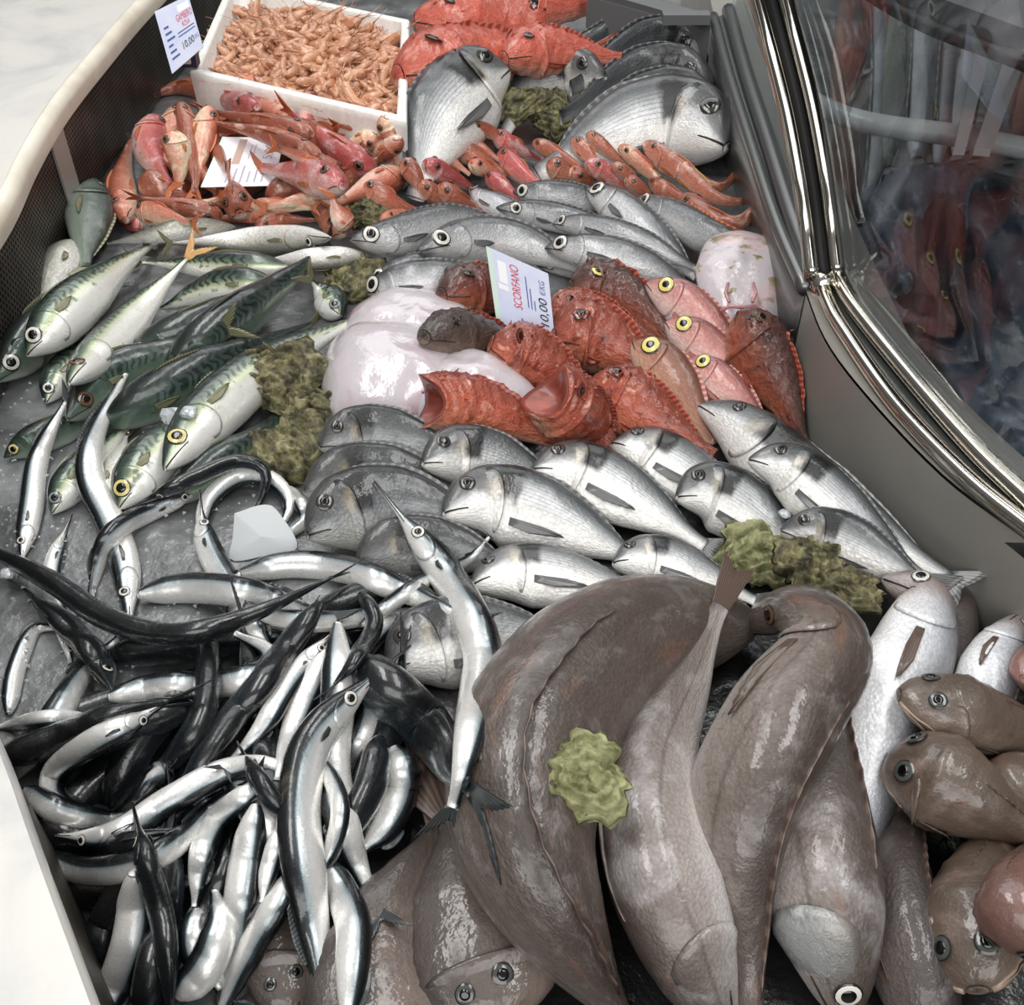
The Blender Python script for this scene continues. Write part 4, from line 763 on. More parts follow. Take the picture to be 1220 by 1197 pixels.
mu(28, '350,146 322,130 298,96', 1, 40, 'red and white mullet with its tail sticking up over the tray rim', lift=(0, 0, .03))
mu(24, '408,208 380,196 330,176', -1, 40, 'mullet with a golden cheek just behind the price card', 'mullet')
mu(34, '478,206 445,222 402,242', 1, 40, 'orange-headed mullet pointing at the silver bream', 'mullet')
mu(26, '415,240 370,238 318,246', -1, 20, 'pale pink mullet lying flat below the price card', 'mullet_pale')
mu(42, '408,222 360,208 312,200', -1, 10, 'broad pink mullet lying flat beside the price card', 'mullet_pink')
mu(20, '300,246 340,246 372,248', 1, 10, 'pale mullet at the foot of the heap under the flat ones', 'mullet_pale')
mu(20, '305,270 340,262 375,262', 1, 60, 'dark red mullet along the foot of the heap above the silver fish')
mu(30, '408,278 385,256 362,240', -1, 50, 'brown-red mullet pointing at the silver fish below the heap')
mu(22, '416,272 402,252 396,236', -1, 70, 'dark red mullet next to the first oyster')
mu(32, '286,254 282,234 276,210', 1, 80, 'red mullet peeping head first from under the price card')
mu(30, '432,222 462,240 498,252', 1, 30, 'mullet with red nose pointing at the heap above the oyster', 'mullet')
mu(18, '455,262 480,257 505,258', 1, 20, 'small pale mullet between the oyster and the silver hakes', 'mullet_pale')
# ordered row of mullets, heads towards the heap
RW = 'red mullets in the ordered row'
for w, p, a, l, m in [(18, '529,146 560,165 600,195', 30, 'mullet in the ordered row with its head highest beside the silver bream', 0), (18, '556,149 585,158 615,182', 35, 'mullet with a slim head against the big bream, next to the highest one', 0),
    (20, '501,168 525,182 560,208', 30, 'brownish-headed mullet low on the bream belly in the ordered row', 1), (26, '541,174 565,187 605,208', 30, 'bright red-cheeked mullet in the middle of the first rank', 0),
    (24, '588,158 606,172 645,192', 25, 'broad-faced mullet just under the oysters', 2), (20, '636,170 660,182 700,204', 35, 'orange mullet below the dark oyster', 0), (18, '700,158 715,172 750,200', 35, 'red mullet lying on the white-bellied bream, head highest', 0),
    (20, '682,166 698,182 720,210', 40, 'dark red mullet next to the highest one on the white-bellied bream', 0), (22, '481,190 494,210 512,240', 50, 'red mullet closest to the heap at the end of the row', 0),
    (26, '505,194 530,208 570,228', 30, 'plump pale-cheeked mullet in the second rank', 2), (20, '560,196 580,202 600,212', 25, 'pale mullet forehead between two red ones', 1), (26, '596,182 618,204 655,232', 30, 'large pink-spotted mullet over the dark hake', 2),
    (20, '738,174 764,196 805,232', 40, 'olive-headed mullet beside the pair with tails', 1), (26, '652,194 670,205 700,228', 30, 'mullet with golden forehead between two pink ones', 0), (22, '682,202 694,214 712,230', 40, 'round red mullet head behind the first silver hake', 0),
    (24, '698,194 722,206 765,236', 25, 'pink mullet with a large eye in the row', 2), (18, '730,196 750,212 775,235', 35, 'red mullet half hidden under the olive-headed one', 0), (22, '498,217 520,233 565,254', 40, 'red mullet lowest at the near end of the row', 0),
    (24, '523,221 545,238 582,258', 40, 'wrinkled red mullet touching the silver hake', 0), (22, '580,209 600,224 625,245', 40, 'small red mullet just above the white hake snout', 2), (18, '746,212 762,226 785,245', 40, 'orange mullet snout behind the dark hake', 0)]:
    mu(w, p, 1, a, l, ('mullet', 'mullet_pale', 'mullet_pink')[m], RW, tail=False, zadd=.022 if 'slim head' in l or 'lying on the white' in l or 'bream belly' in l or 'head highest beside' in l else .004)
mu(28, '768,171 792,190 835,218 862,222 878,204', 1, 25, 'long mullet at the end of the row with its tail curled up by the steel', 'mullet', RW)
mu(26, '794,184 815,206 850,235 885,240 897,228', 1, 30, 'orange mullet second from the end with a yellow tail near the steel', 'mullet', RW, fin='f_yellow')
mu(22, '775,216 800,232 838,250', 1, 40, 'red mullet tucked under the long one near the steel', 'mullet', RW, tail=False)
mu(32, '812,236 845,262 882,266 908,234', 1, 40, 'thick mullet at the end bent upwards with its tail standing against the steel', 'mullet', RW, lift=(0, 0, .02))
oyster(620, 132, 42, 62, 100, 'mossy oyster standing between the big silver bream and the grey bream', tilt=40, add=.035)
oyster(658, 146, 56, 46, 10, 'dark mossy oyster leaning on the grey bream beside the white-bellied one', tilt=40)
oyster(434, 262, 52, 36, 30, 'oyster lying where the mullet heap meets the silver hakes', tilt=25)
# ------------------------------------------------------------------ small silver hakes with big eyes
SH = 'silver hakes in the row'
def wh(w, path, a, label, mat='whiting', **k): return fish('whiting', mat, w, path, 1, a, label, SH, **k)
wh(30, '560,224 580,240 640,262', -2, 'pale hake with its snout between the mullets and the dark hake', 'hake_white', iris='grey', tail=False)
wh(40, '612,228 660,234 740,244', 13, 'dark slate hake with its head under the mullet row', tail=False)
wh(46, '758,236 800,256 850,284 905,292 918,284', 13, 'dark hake with an orange tail reaching the steel', fin='f_red', hide_pect=True)
wh(54, '699,226 735,248 780,290 830,330', -4, 'grey hake with its mouth slightly open, steepest in the row', tail=False)
wh(36, '592,248 640,254 700,268 760,280', 13, 'dark-snouted hake behind the two overlapping ones', tail=False)
wh(36, '655,266 700,270 770,292 830,320', -2, 'hake with an opened gill just behind the one with a white eye ring', tail=False)
wh(50, '418,286 470,282 540,264 600,262', 3, 'silver hake with a large eye nearest the first oyster', tail=False)
wh(40, '436,338 480,324 560,312 600,316', 3, 'silver hake between the two big-eyed ones, its eye half hidden', tail=False)
wh(34, '640,316 700,320 770,336 820,352', 13, 'narrow dark hake just behind the upright price card', tail=False)
wh(56, '498,300 555,286 620,290 690,320', -4, 'silver hake in the middle with the biggest eye, just behind the price card', tail=False)
wh(50, '650,296 700,300 765,318 835,352', -7, 'plump silver hake next to the price card, lying over the narrow dark one', tail=False)
wh(54, '434,348 480,338 545,334 600,338', 0, 'silver hake lowest in the row, above the pale ray bellies', tail=False)
# ------------------------------------------------------------------ pale rays
pillow('ray', 'fish', 'pale whitish ray belly farthest of the three, under the silver hake', [(405, 410), (420, 375), (470, 355), (530, 362), (590, 400), (580, 430), (470, 440)], .045, 'ray', px_z=.012)
pillow('ray', 'fish', 'pale pinkish ray belly in the middle beside the oysters', [(382, 470), (392, 420), (440, 400), (510, 405), (560, 440), (560, 490), (480, 520), (400, 510)], .06, 'ray', px_z=.02)
pillow('ray', 'fish', 'bluish white ray belly nearest, behind the gaping red fish', [(470, 470), (500, 432), (550, 428), (610, 450), (650, 490), (600, 520), (500, 520)], .05, 'ray', px_z=.02)
r_ = pillow('ray', 'fish', 'white ray underside with olive blotches lying against the steel', [(826, 330), (840, 305), (880, 298), (925, 310), (940, 335), (936, 370), (915, 392), (880, 400), (845, 375)], .03, 'ray_blotch', px_z=.05, tilt=(.0, .25))
for sg in (-1, 1):
    p = np.array([on(882+sg*15+o*sg, 350+q) for o, q in ((0, -10), (3, 2), (-1, 12))])+np.array([0, 0, .003]); mesh_obj('nostril', *tube(p, .0022, 6), 'pinkflesh', r_)
p = np.array([on(x, y) for x, y in ((858, 372), (870, 366), (885, 368), (900, 366), (912, 372))])+np.array([0, 0, .002]); mesh_obj('mouth', *tube(p, .0024, 6), 'pinkflesh', r_)
fin_obj(r_, 'tail_fin', [on(925, 382), on(930, 388)], [on(948, 366)+np.array([0, 0, .02]), on(952, 376)+np.array([0, 0, .02])], np.array([0, -.5, .8]), 'f_dark', 4, .003)
# ------------------------------------------------------------------ scorpionfish and pandoras
def sc(w, path, a, label, mat='scorp', sp='scorp', **k): return fish(sp, mat, w, path, 1, a, label, 'scorpionfish in the middle', tail=False, **k)
sc(60, '505,402 550,400 600,410 650,420', 14, 'dark grey-brown scorpionfish lying on the pale rays', 'scorp_dark', iris='dark')
sc(62, '526,352 565,345 610,352 655,364', 14, 'dark brown scorpionfish behind the upright price card', 'scorp_brown', iris='dark')
sc(70, '680,344 722,346 768,374 805,412', 14, 'brown-red scorpionfish with a pale cheek beside the narrow hake', 'scorp_brown', iris='yellow')
sc(52, '652,374 690,370 740,386 780,406', 18, 'orange-red scorpionfish half hidden just beside the price card edge')
sc(86, '658,402 702,402 748,424 790,454', 12, 'bright red scorpionfish with a rounded forehead above the gaping ones')
fish('pandora', 'pandora', 58, '770,338 815,366 860,408 905,450', 1, 4, 'pink pandora with yellow eye, farthest of the four, beside the blotched ray', tail=False)
fish('pandora', 'pandora', 58, '793,384 830,410 870,440 915,480', 1, 4, 'pale pink pandora with yellow eye in the middle of the group', tail=False)
fish('pandora', 'pandora_dark', 66, '754,408 790,444 820,485 850,530', 1, 4, 'brownish pandora with yellow eye lying between scorpionfish and pink pandoras', tail=False)
fish('pandora', 'pandora', 54, '820,428 850,455 885,485 920,520', 1, 4, 'pink pandora with yellow eye nearest, just above the breams', tail=False)
sc(78, '888,374 905,420 932,470 956,530', 25, 'orange and brown scorpionfish standing against the steel with its head up', 'scorp_brown', iris='brown')
sc(74, '496,478 552,484 612,502 676,532', 4, 'orange-red scorpionfish with a wide open mouth lying on the pale rays', sp='open', eye=False)
sc(76, '585,410 630,428 676,456 716,484', 18, 'red scorpionfish with its snout just under the price card')
sc(84, '710,454 750,482 795,512 850,545', 16, 'dark red scorpionfish with a spotted body just above the breams')
sc(82, '648,460 676,484 706,510 738,545', 20, 'bright orange-red scorpionfish gaping upwards in the middle of its group', sp='open', lift=(.05, .03, 0, 0))
# ------------------------------------------------------------------ mackerels and silver fish on the near side
fish('deep', 'green', 58, '112,215 106,262 102,318', 1, 10, 'dark green fish leaning on the perforated wall', zadd=.02)
fish('mack', 'sard', 56, '86,286 66,335 42,396', -1, 5, 'silver fish covered with ice against the perforated wall', eye=False)
SV = 'silver fish lying under the mullet heap'
fish('mack', 'sard', 28, '280,270 215,275 128,290', -1, 10, 'silver fish lying just below the slender red mullet', SV, eye=False)
fish('mack', 'sard', 36, '394,283 310,287 205,290', 1, 10, 'long silver fish with its snout towards the first oyster', SV)
fish('mack', 'sard', 28, '440,305 380,308 290,318', 1, 10, 'silver fish pointing at the second oyster', SV, eye=False)
fish('mack', 'mack', 38, '345,318 270,318 170,312', -1, 0, 'spotted silver mackerel lying across under the two silver ones', SV, eye=False)
fish('mack', 'mack', 46, '330,338 250,345 190,368', -1, 0, 'spotted pale mackerel lying across behind the dark striped ones', SV, eye=False)
MK = 'mackerels'
def mk(w, path, dor, a, label, mat='mack', **k): return fish('mack', mat, w, path, dor, a, label, MK, **k)
mk(64, '-6,455 50,395 110,340 170,300', 1, 20, 'dark mackerel behind the spotted one by the perforated wall', 'mack_dark')
mk(40, '5,545 40,525 90,505 150,480', 1, 10, 'dark mackerel with a yellowish eye low on the ice', 'mack_dark', iris='gold')
mk(48, '62,612 85,575 120,540 160,500', 1, -6, 'mackerel with a dull eye beside the bent silver garfish', 'mack', iris='grey')
mk(44, '55,480 70,450 100,420 140,390', 1, 2, 'small silver mackerel peeping from under the pale-bellied one', 'mack')
mk(56, '150,420 215,400 290,365 360,320', 1, 30, 'dark striped mackerel farthest of the dark ones', 'mack_dark')
mk(60, '80,500 130,452 190,425 260,395', 1, 20, 'dark mackerel with its head on the ice below the pale-bellied one', 'mack_dark', iris='brown')
mk(60, '195,440 255,400 320,350 384,296', 1, 40, 'dark striped mackerel with its tail raised above the others', 'mack_dark', fin='f_dark', lift=(0, 0, 0, .03))
mk(62, '120,510 190,470 270,430 370,385', 1, 35, 'dark wavy-striped mackerel in the middle of the heap', 'mack_dark', eye=False)
mk(40, '405,375 388,352 372,335', -1, 12, 'small silver fish head between the oyster and the mackerel tail', 'mack', iris='grey')
mk(66, '32,424 85,368 140,320 186,288', 1, -14, 'spotted silver mackerel with a big dark eye, topmost by the wall', iris='silver')
mk(52, '82,458 130,410 175,360 222,308', 1, -33, 'white-bellied mackerel lying belly up beside the spotted one', 'mack', iris='brown', fin='f_yellow', hide_pect=True)
mk(50, '190,600 250,560 310,520 350,470', 1, 25, 'dark mackerel under the lowest oyster', 'mack_dark', eye=False)
mk(44, '136,600 140,560 150,520', 1, -28, 'pale grey fish belly beside the bent brown garfish', 'sard', eye=False)
mk(68, '142,606 172,562 215,515 260,480', 1, -11, 'mackerel with a round golden eye beside the black garfish beak', 'mack', iris='gold')
mk(70, '196,560 245,500 320,435 440,372', 1, -14, 'yellow-green mackerel with a golden eye leading up to the oysters', 'mack', iris='gold')
oyster(424, 342, 60, 66, 100, 'dark crusted oyster standing before the silver hakes', tilt=35)
oyster(336, 464, 96, 92, 60, 'largest crusted oyster, on the yellow-green mackerel', tilt=30)
oyster(356, 548, 112, 76, 160, 'wide flat oyster lowest of the three beside the breams', tilt=25)
oyster(376, 500, 66, 54, 20, 'middle oyster of the three beside the pale rays', tilt=25, add=.014)
# ------------------------------------------------------------------ breams in the middle
BR = 'gilthead breams in the middle'
def br(w, path, dor, a, label, mat='bream', **k): return fish('bream', mat, w, path, dor, a, label, BR, **k)
br(73, '380,532 430,520 490,525 560,550', 1, 5, 'dark bream peeping out beside the lowest oyster', 'bream_dark')
br(82, '362,585 420,570 490,572 570,600', 1, 8, 'dark bream second in the stack with its head behind the oyster', 'bream_dark', eye=False)
br(103, '366,638 420,612 490,605 590,630', 1, 2, 'grey bream with a pale lower jaw beside the white plastic tag', 'bream_dark')
br(77, '425,672 470,655 540,655 620,680', 1, 12, 'dark bream crossed by the long garfish beak', 'bream_dark', eye=False)
br(108, '462,800 515,772 590,760 690,760', 1, -4, 'round-headed bream among the garfish facing the camera')
br(79, '503,552 550,545 610,560 680,590', 1, -2, 'bream with a golden forehead, lowest row end beside the gaping red fish')
br(77, '728,530 775,545 840,580 910,620', 1, -32, 'white-bellied bream just below the dark red scorpionfish', iris='dark')
br(82, '634,560 690,565 760,600 840,650', 1, -26, 'white-bellied bream in the centre, between the golden one and its neighbours')
br(95, '528,612 585,600 660,620 770,672', 1, -14, 'large bream with a dark gill patch in the front row')
br(75, '562,700 620,685 700,696 790,722', 1, -38, 'pale bream belly up, nearest in front above the brown hake', iris='dark')
br(66, '730,672 780,670 840,690 900,715', 1, -32, 'white-bellied bream with its head beside the green oysters')
br(88, '832,484 880,512 960,580 1130,690', 1, -14, 'longest bream lying along the steel apron')
br(84, '806,592 850,590 910,625 970,668', 1, -8, 'bream with a bluish face just behind the pale green oyster')
br(77, '892,548 940,562 1000,610 1100,690', 1, -14, 'bream second along the steel, overlapping the longest one')
br(71, '930,632 985,640 1045,665 1110,700', 1, 6, 'bream with a red spot at its eye behind the green oysters', 'bream')
oyster(1008, 706, 90, 40, 170, 'dark narrow oyster beside the bent silver fish head', tilt=20)
oyster(960, 680, 84, 54, 30, 'dark green oyster in the middle of the three on the breams', tilt=25)
oyster(902, 672, 84, 74, 60, 'pale green oyster on the breams above the brown hake', 'oyster_pale', tilt=25)
# ------------------------------------------------------------------ big brown fish in front
fish('flat', 'fork_dark', 118, '350,1212 345,1150 372,1070 425,985', 1, 4, 'brown flatfish with two ringed eyes in the dark corner under the garfish', base=.0, fins=False)
fish('flat', 'fork_dark', 210, '455,1330 470,1190 490,1090 525,985', 1, 10, 'broad brown flatfish spread at the front edge with a frayed tail fan', eye=False, base=.005, fins=False)
fish('flat', 'fork_dark', 190, '598,1222 582,1150 562,1075 538,975', 1, 4, 'broad brown flatfish with both eyes up beside the biggest hake', base=.02, fins=False)
HK = 'big hakes in front'
fish('hake', 'hake_dark', 64, '1152,700 1135,760 1110,830 1090,900', 1, 30, 'slim dark brown hake behind the open-gilled silver fish', HK, eye=False)
fish('hake', 'hake_white', 78, '1215,735 1185,785 1165,840 1140,920', 1, 10, 'silver fish at the photo edge behind the brown forkbeards', 'silver fish in front', name='silver_fish')
fish('hake', 'hake_dark', 104, '1120,1260 1085,1140 1066,1040 1090,920', -1, 40, 'dark grey hake beside the forkbeards in front', HK, eye=False)
fish('hake', 'hake_white', 118, '1052,690 1098,714 1088,775 1052,850 1024,950 1008,1070', 1, -8, 'silver white fish with open gill and head bent up', 'silver fish in front', name='silver_fish')
fish('hake', 'hake_pale', 148, '1010,1212 985,1090 962,960 955,870 968,780 985,690', -1, 28, 'hake with a large pale-rimmed eye at the front edge', HK, cheek='cheek', iris='white', hide_pect=True, tail=False)
fish('hake', 'hake', 196, '900,742 800,752 705,800 635,890 625,990 665,1100 740,1220', -1, (45, 125), 'biggest brown hake curled from the oysters to the front edge', HK, eye=False)
fish('hake', 'hake', 140, '885,745 950,730 985,775 935,850 885,950 872,1060 900,1240', 1, 42, 'brown hake with its head bent back under the oysters', HK, iris='brown')
fish('hake', 'hake_pale', 132, '862,1235 822,1130 782,1010 782,900 825,800 858,722', 1, 26, 'pale hake with its frayed tail pointing up at the oysters', HK, hide_pect=True, tk=(1.0, .42, .25))
oyster(698, 936, 108, 76, 10, 'frilly light green oyster lying on the biggest hake', 'oyster_pale', tilt=25)
# forkbeards at the photo edge
FB = 'brown forkbeards'
def fk(w, path, dor, a, label, mat='fork', **k): return fish('fork', mat, w, path, dor, a, label, FB, **k)
fk(70, '1222,810 1240,800 1290,780', 1, 60, 'orange-brown fish snout at the photo edge above the forkbeards', 'fork_pink', eye=False)
fk(128, '1165,1180 1160,1110 1180,1030 1230,950', 1, 75, 'forkbeard facing the front edge with both grey eyes up')
fk(100, '1212,1130 1212,1070 1230,1000', 1, 70, 'pinkish forkbeard cut by the photo edge', 'fork_pink')
fk(90, '1176,925 1215,945 1280,990', 1, 50, 'forkbeard snout between two larger ones at the photo edge')
fk(112, '1056,905 1110,925 1170,960 1260,1010', 1, 62, 'forkbeard with a wide mouth lying on the dark grey hake')
fk(88, '1070,828 1130,846 1200,868 1300,895', 1, 40, 'forkbeard with a pointed snout, topmost of its group')
# ------------------------------------------------------------------ garfish heap
GF = 'garfish in the tangled heap'; DK = 'dark garfish buried in the tangled heap'
def ga(w, path, dor, a, label, mat='gar', sp='gar', **k): return fish(sp, mat, w, path, dor, a, label, GF, **k)
for w, p in [(46, '20,900 80,860 160,830 230,800'), (46, '60,1000 120,930 200,880 280,840'), (46, '60,1060 150,1060 240,1050 330,1040'), (44, '130,960 170,880 230,820 260,760'), (46, '200,1010 240,900 290,830 350,760'), (50, '110,1150 140,1080 190,1020 260,980'), (46, '360,990 380,900 420,820 440,750'),
    (46, '420,1020 440,930 470,850 480,780'), (44, '130,780 210,770 290,760 380,760'), (46, '200,1210 240,1110 280,1010 300,930'), (46, '170,1215 190,1120 200,1040 205,960'), (46, '290,1120 320,1050 340,960 345,880'), (44, '330,1000 320,900 300,820 290,740'), (46, '40,970 90,1000 150,1010 230,990'), (44, '330,790 380,740 440,710 520,700'), (46, '90,900 140,870 200,850 260,850')]:
    fish('garb', 'gar_dark', w, p, 1, 70, 'dark garfish lying deep under the silver ones in the tangled heap', DK, zmax=.06)
ga(30, '22,690 36,610 46,545 78,478', 1, -8, 'silver garfish standing on the ice with its beak towards the mackerels', 'gar')
ga(24, '86,612 62,680 72,740 85,790', 1, 0, 'slim silver garfish crossing under the long dark one')
ga(38, '155,780 150,680 130,620 108,570 112,520 152,440', 1, 5, 'bent brownish silver garfish with its beak among the mackerels')
ga(26, '260,578 180,608 130,640 112,690 108,720', -1, 30, 'hooked dark and silver garfish lying over the bent one')
ga(24, '10,850 18,800 40,752 70,748', 1, 0, 'pale garfish on the ice near the photo edge', sp='garb')
ga(36, '10,930 60,860 100,800 140,760', 1, 10, 'grey-blue garfish slanting up from the marble edge', sp='garb')
ga(22, '110,858 55,856 -10,868', 1, 10, 'thin silver garfish lying level beside the marble edge', sp='garb')
ga(34, '140,838 112,778 75,740 30,700', 1, 60, 'dark garfish with a small eye pointing at the curled silver one', 'gar_dark')
ga(18, '335,640 362,618 352,590 330,575', 1, 0, 'small silver garfish bent behind the white plastic tag', sp='garb')
ga(22, '238,640 250,595 285,568 325,572 345,600 330,635', -1, -5, 'silver garfish curled into a ring beside the white plastic tag', sp='garb')
ga(20, '150,606 220,574 280,550 315,560 312,592 298,615', 1, 60, 'black-backed garfish hooked over the silver ring', 'gar_dark')
ga(34, '238,582 244,640 268,690 300,740 330,790', 1, 12, 'garfish with a short raised beak diving under the long dark one')
ga(38, '165,708 230,700 300,708 390,735', 1, -4, 'bluish silver garfish lying level under the long dark one', sp='garb')
ga(26, '300,730 370,740 430,735 530,722', 1, -10, 'brownish silver garfish below the bluish one', sp='garb')
ga(36, '130,830 190,818 260,815 310,800 318,775 280,755', 1, -10, 'silver garfish with its tail end bent back, in the middle of the heap', sp='garb')
ga(34, '282,684 350,672 420,680 490,708 556,736', 1, -8, 'long silver garfish arching towards the breams', sp='garb')
ga(20, '430,745 500,695 556,668 582,640', 1, 0, 'thin silver garfish with its tail propped on the breams', sp='garb')
ga(40, '0,905 70,880 140,855 200,835', 1, 75, 'black-backed garfish beside the marble edge', 'gar_dark', sp='garb')
ga(34, '212,828 165,856 110,885 66,920 70,955 130,975', 1, 0, 'silver garfish with a ringed eye curled like a hook')
ga(34, '30,940 70,965 120,975 150,968', 1, 10, 'silver garfish body ending at the hook-shaped one', sp='garb')
ga(34, '245,740 248,800 232,870 160,955', 1, 80, 'dark garfish running down the middle of the heap', 'gar_dark', sp='garb')
ga(36, '380,720 310,815 250,890 205,970', 1, 70, 'dark garfish slanting under the slim silver one', 'gar_dark', sp='garb')
ga(44, '345,1040 300,960 272,930 230,960', 1, 20, 'short bent silver garfish in the thick of the heap', sp='garb')
ga(36, '40,1012 95,1036 160,1030 215,1000 260,955 300,930', 1, 20, 'grey silver garfish curved along the marble edge', sp='garb')
ga(36, '30,992 130,996 200,955 270,918 330,915 365,960', -1, 14, 'silver garfish with a long beak touching the marble')
ga(28, '408,740 350,808 310,870 270,912', 1, 15, 'slim silver garfish slanting down from the tail fan')
ga(32, '400,760 365,830 342,890 330,930', 1, 0, 'silver garfish lying next to the slim slanting one', sp='garb')
ga(26, '470,735 440,765 418,800 405,840', 1, 0, 'silver garfish leaning beside the round-headed bream', sp='garb')
ga(30, '432,800 440,850 420,900 395,930', -1, 0, 'pale garfish curved behind the big dark one', sp='garb')
ga(66, '420,790 470,830 520,880 560,940', 1, 60, 'thick dark blue garfish under the round-headed bream', 'gar_dark', sp='garb')
ga(44, '470,890 480,930 462,980 430,1015', 1, 10, 'silver garfish with a saw-like belly line above the brown fish', sp='garb')
ga(40, '452,880 440,940 410,990 380,1040', -1, 65, 'dark garfish beside the saw-bellied one', 'gar_dark', sp='garb')
ga(44, '402,745 402,830 396,920 418,1010 450,1085', -1, 2, 'broad silver garfish running straight down the heap', sp='garb')
ga(32, '310,935 262,975 240,1020 232,1080', 1, 5, 'silver garfish with a knob-like tail end in the lower heap', sp='garb')
ga(24, '335,985 322,1030 312,1075', 1, 0, 'short silver garfish tail beside the big dark one', sp='garb')
ga(44, '305,960 292,1040 282,1120 268,1215', 1, 18, 'half dark half silver garfish dropping to the front edge', sp='garb')
ga(40, '235,1085 232,1130 262,1180', -1, 0, 'pale silver garfish crumpled at the front of the heap', sp='garb')
ga(36, '360,1030 305,1120 258,1215', 1, 25, 'silver-grey garfish slanting to the front edge', sp='garb')
ga(46, '160,1040 158,1110 130,1190 100,1240', 1, 0, 'pale garfish beside the marble at the front edge', sp='garb')
ga(44, '385,1020 418,1090 420,1150 412,1230', 1, 12, 'bluish silver garfish ending at the front edge', sp='garb')
ga(46, '212,1188 245,1150 262,1100 255,1060', 1, 0, 'pale silver garfish pushed between the dark ones at the front edge', sp='garb')
ga(22, '430,706 446,742 424,785 398,815', 1, 70, 'thin black garfish lying across near the round-headed bream', 'gar_dark', sp='garb')
ga(24, '385,905 405,960 395,1010 370,1050', 1, 10, 'slim silver garfish between the biggest one and the broad silver one', sp='garb')
ga(26, '282,882 312,935 350,990 365,1040', 1, 70, 'thin black garfish lying across the silver ones', 'gar_dark')
ga(34, '158,955 176,1030 196,1110 204,1220', 1, 75, 'black garfish with its beak pointing up beside the marble', 'gar_dark')
ga(52, '490,768 425,825 372,885 356,960 364,1050 392,1220', -1, 28, 'biggest black-backed garfish with its beak towards the bream head', 'gar')
ga(30, '-12,655 60,692 130,738 210,756 300,732 395,688', 1, 80, 'long black garfish lying over everything from edge to centre', 'gar_dark', sp='garb', zadd=.012)
ga(46, '445,572 488,628 535,690 574,770 566,850 540,960', 1, 6, 'long silver garfish with a black beak lying over the breams')
# ------------------------------------------------------------------ cards, tag and ice
p = on(300, 205, .06); card('price_card', 'pinkish white price card lying on the red mullet heap', [(239, 223), (265, 163), (339, 164), (326, 221)], p, (0, -.45, .9), 'card_pink',
    [('green_edge', 'card_green', 0, 0, 1, .05), ('faded_heading', 'ink_tan', .45, .3, .95, .42)]+[('text_line', 'ink_grey', .08, .3+.1*i, .3+.06*(i % 3), .325+.1*i) for i in range(6)]+[('text_line', 'ink_grey', .55, .52+.06*i, .85, .535+.06*i) for i in range(2)],
    [('price_lettering', 'ink_grey', '5,00', .55, .74, .86, .9)])
p = on(624, 402, .01); card('price_card', 'pale blue price card reading SCORFANO stuck upright among the scorpionfish', [(594, 400), (579, 293), (653, 326), (664, 432)], p, (-.25, -.85, .45), 'card',
    [('green_edge', 'card_green', 0, 0, 1, .1), ('white_logo_band', 'white', .66, .16, .9, .3), ('white_logo_bar', 'white', .58, .13, .64, .3)]+[('text_line', 'ink_blue', .06+.02*(i % 2), .36+.095*i, .22+.06*((i*2) % 3), .385+.095*i) for i in range(6)]+[('text_line', 'ink_blue', .5, .6+.055*i, .85-.12*i, .618+.055*i) for i in range(3)],
    [('species_lettering', 'ink_red', 'SCORFANO', .44, .36, .92, .5), ('price_lettering', 'ink_black', '10,00', .38, .79, .68, .95), ('unit_lettering', 'ink_blue', '€/KG', .72, .82, .88, .92)])
A_ = un(214, 86, TZ+.012); rt = card('price_card', 'pale blue price card reading GAMBERO ROSA clipped to the shrimp tray corner', [(184, 14), (224, -6), (242, 56), (205, 88)], A_, (-.1, -.8, .5), 'card',
    [('white_logo_band', 'white', .62, .08, .95, .2)]+[('text_line', 'ink_blue', .12, .3+.1*i, .26+.05*(i % 3), .335+.1*i) for i in range(6)]+[('text_line', 'ink_blue', .45, .5+.06*i, .95, .52+.06*i) for i in range(2)],
    [('species_lettering', 'ink_red', 'GAMBERO', .52, .22, .98, .34), ('species_lettering', 'ink_red', 'ROSA', .64, .37, .86, .46), ('price_lettering', 'ink_black', '10,00', .5, .68, .84, .82), ('unit_lettering', 'ink_blue', '€/KG', .87, .7, .98, .78)])
p = un(226, 72, TZ+.012); V, Fc = bx(p[0]-.013, p[0]+.013, p[1]-.01, p[1]+.012, p[2]-.008, p[2]+.018); mesh_obj('clip_jaw', V, Fc, 'clip', rt, smooth=False); V, Fc = bx(p[0]-.02, p[0]+.005, p[1]-.016, p[1]-.008, p[2]+.0, p[2]+.012); mesh_obj('clip_tab', V, Fc, 'plastic', rt, smooth=False)
p = on(312, 640, .012); nt_ = unit(np.array([0, -.5, .85])); q = spline([(280, 612), (312, 602), (330, 608), (355, 652), (318, 662), (276, 668), (278, 640), (280, 612)], 33)[:-1]; O = np.array([on_plane(x, y, p, nt_) for x, y in q]); n_ = len(O)
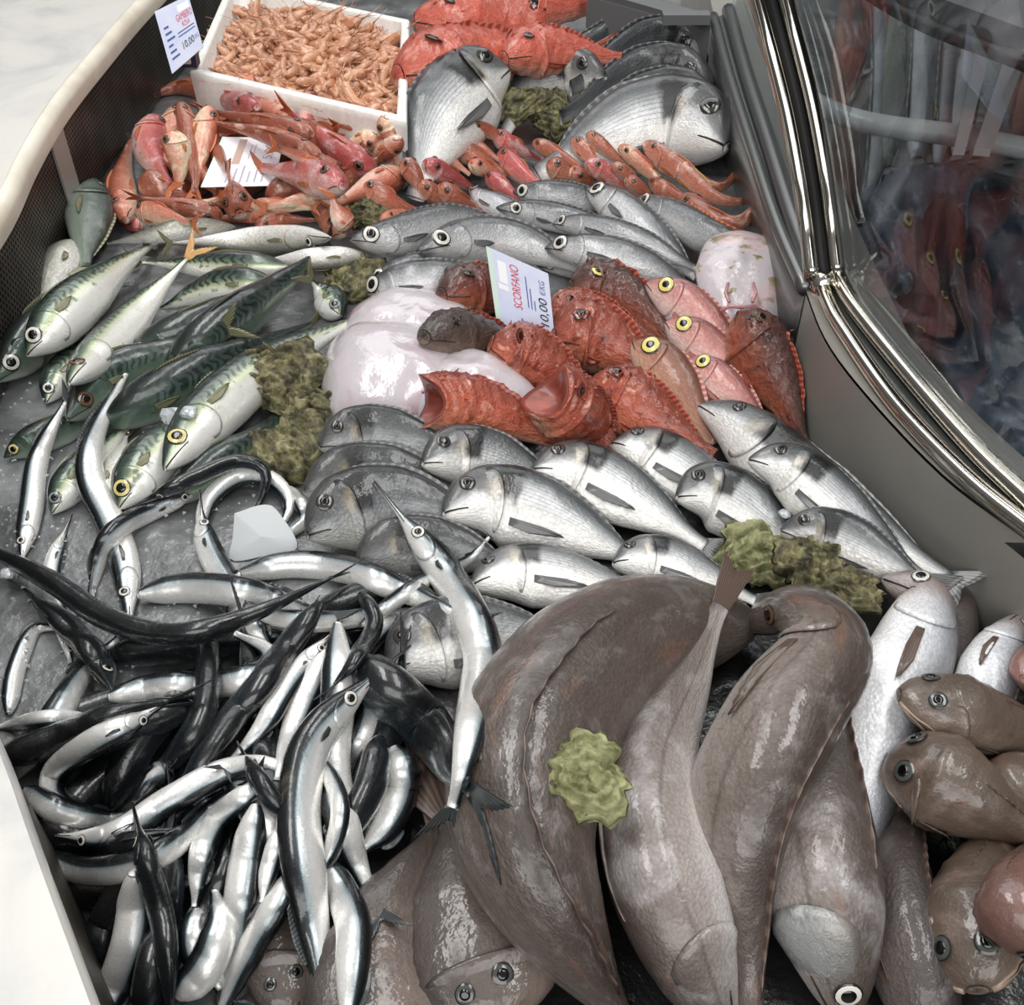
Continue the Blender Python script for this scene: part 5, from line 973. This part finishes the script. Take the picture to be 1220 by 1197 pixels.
V = np.concatenate([[p+nt_*.003], O+nt_*.002, O-nt_*.002, [p-nt_*.002]]); Fc = [(0, 1+j, 1+(j+1) % n_) for j in range(n_)]+[(1+j, 1+n_+j, 1+n_+(j+1) % n_, 1+(j+1) % n_) for j in range(n_)]+[(2*n_+1, 1+n_+(j+1) % n_, 1+n_+j) for j in range(n_)]
wt = thing('plastic_tag', 'blank white translucent plastic tag lying on the garfish ring', 'tag', p); mesh_obj('plate', V, Fc, 'tag', wt, smooth=False)
def lump(px, py, w, label, mat='ice', add=.004):
    p = on(px, py, add); r = w/2*depth(p)/F; bm = bmesh.new(); bmesh.ops.create_icosphere(bm, subdivisions=2, radius=r); rr = random.Random(px)
    for v in bm.verts: v.co *= 1+.3*math.sin(v.co.x*190+px)*math.cos(v.co.y*210+py)+rr.uniform(-.12, .12); v.co.z *= .55
    V = np.array([v.co[:] for v in bm.verts])+p; Fc = [[v.index for v in f.verts] for f in bm.faces]; bm.free()
    return tag(mesh_obj('ice_lump', V, Fc, mat, smooth=False), label, 'ice')
for x, y, w, l in [(208, 498, 34, 'lump of ice on the head of the yellow-green mackerel'), (225, 492, 22, 'small lump of ice touching the larger one on the mackerel'), (936, 612, 14, 'ice crumb on the bream with the red spot'), (8, 684, 18, 'chip of ice lying on the bare bed at the photo edge'), (772, 528, 10, 'ice crumb on the white-bellied bream below the scorpionfish')]: lump(x, y, w, l)
parts = []
for i in range(700):
    x, y = RNG.uniform(-10, 320), RNG.uniform(430, 860); p = on(x, y)
    if p[2] > .012: continue
    r = RNG.uniform(.001, .003); t_ = RNG.uniform(0, 6.28); c_ = np.array([[math.cos(t_+q*2.1)*r, math.sin(t_+q*2.1)*r, 0] for q in range(3)]); parts.append((np.concatenate([p+c_, [p+np.array([0, 0, r])]]), [(0, 1, 2), (0, 3, 1), (1, 3, 2), (2, 3, 0)]))
if parts: tag(mesh_obj('crushed_ice', *join(parts), 'ice', smooth=False), 'crushed ice grains scattered on the bare grey bed', 'ice', kind='stuff')
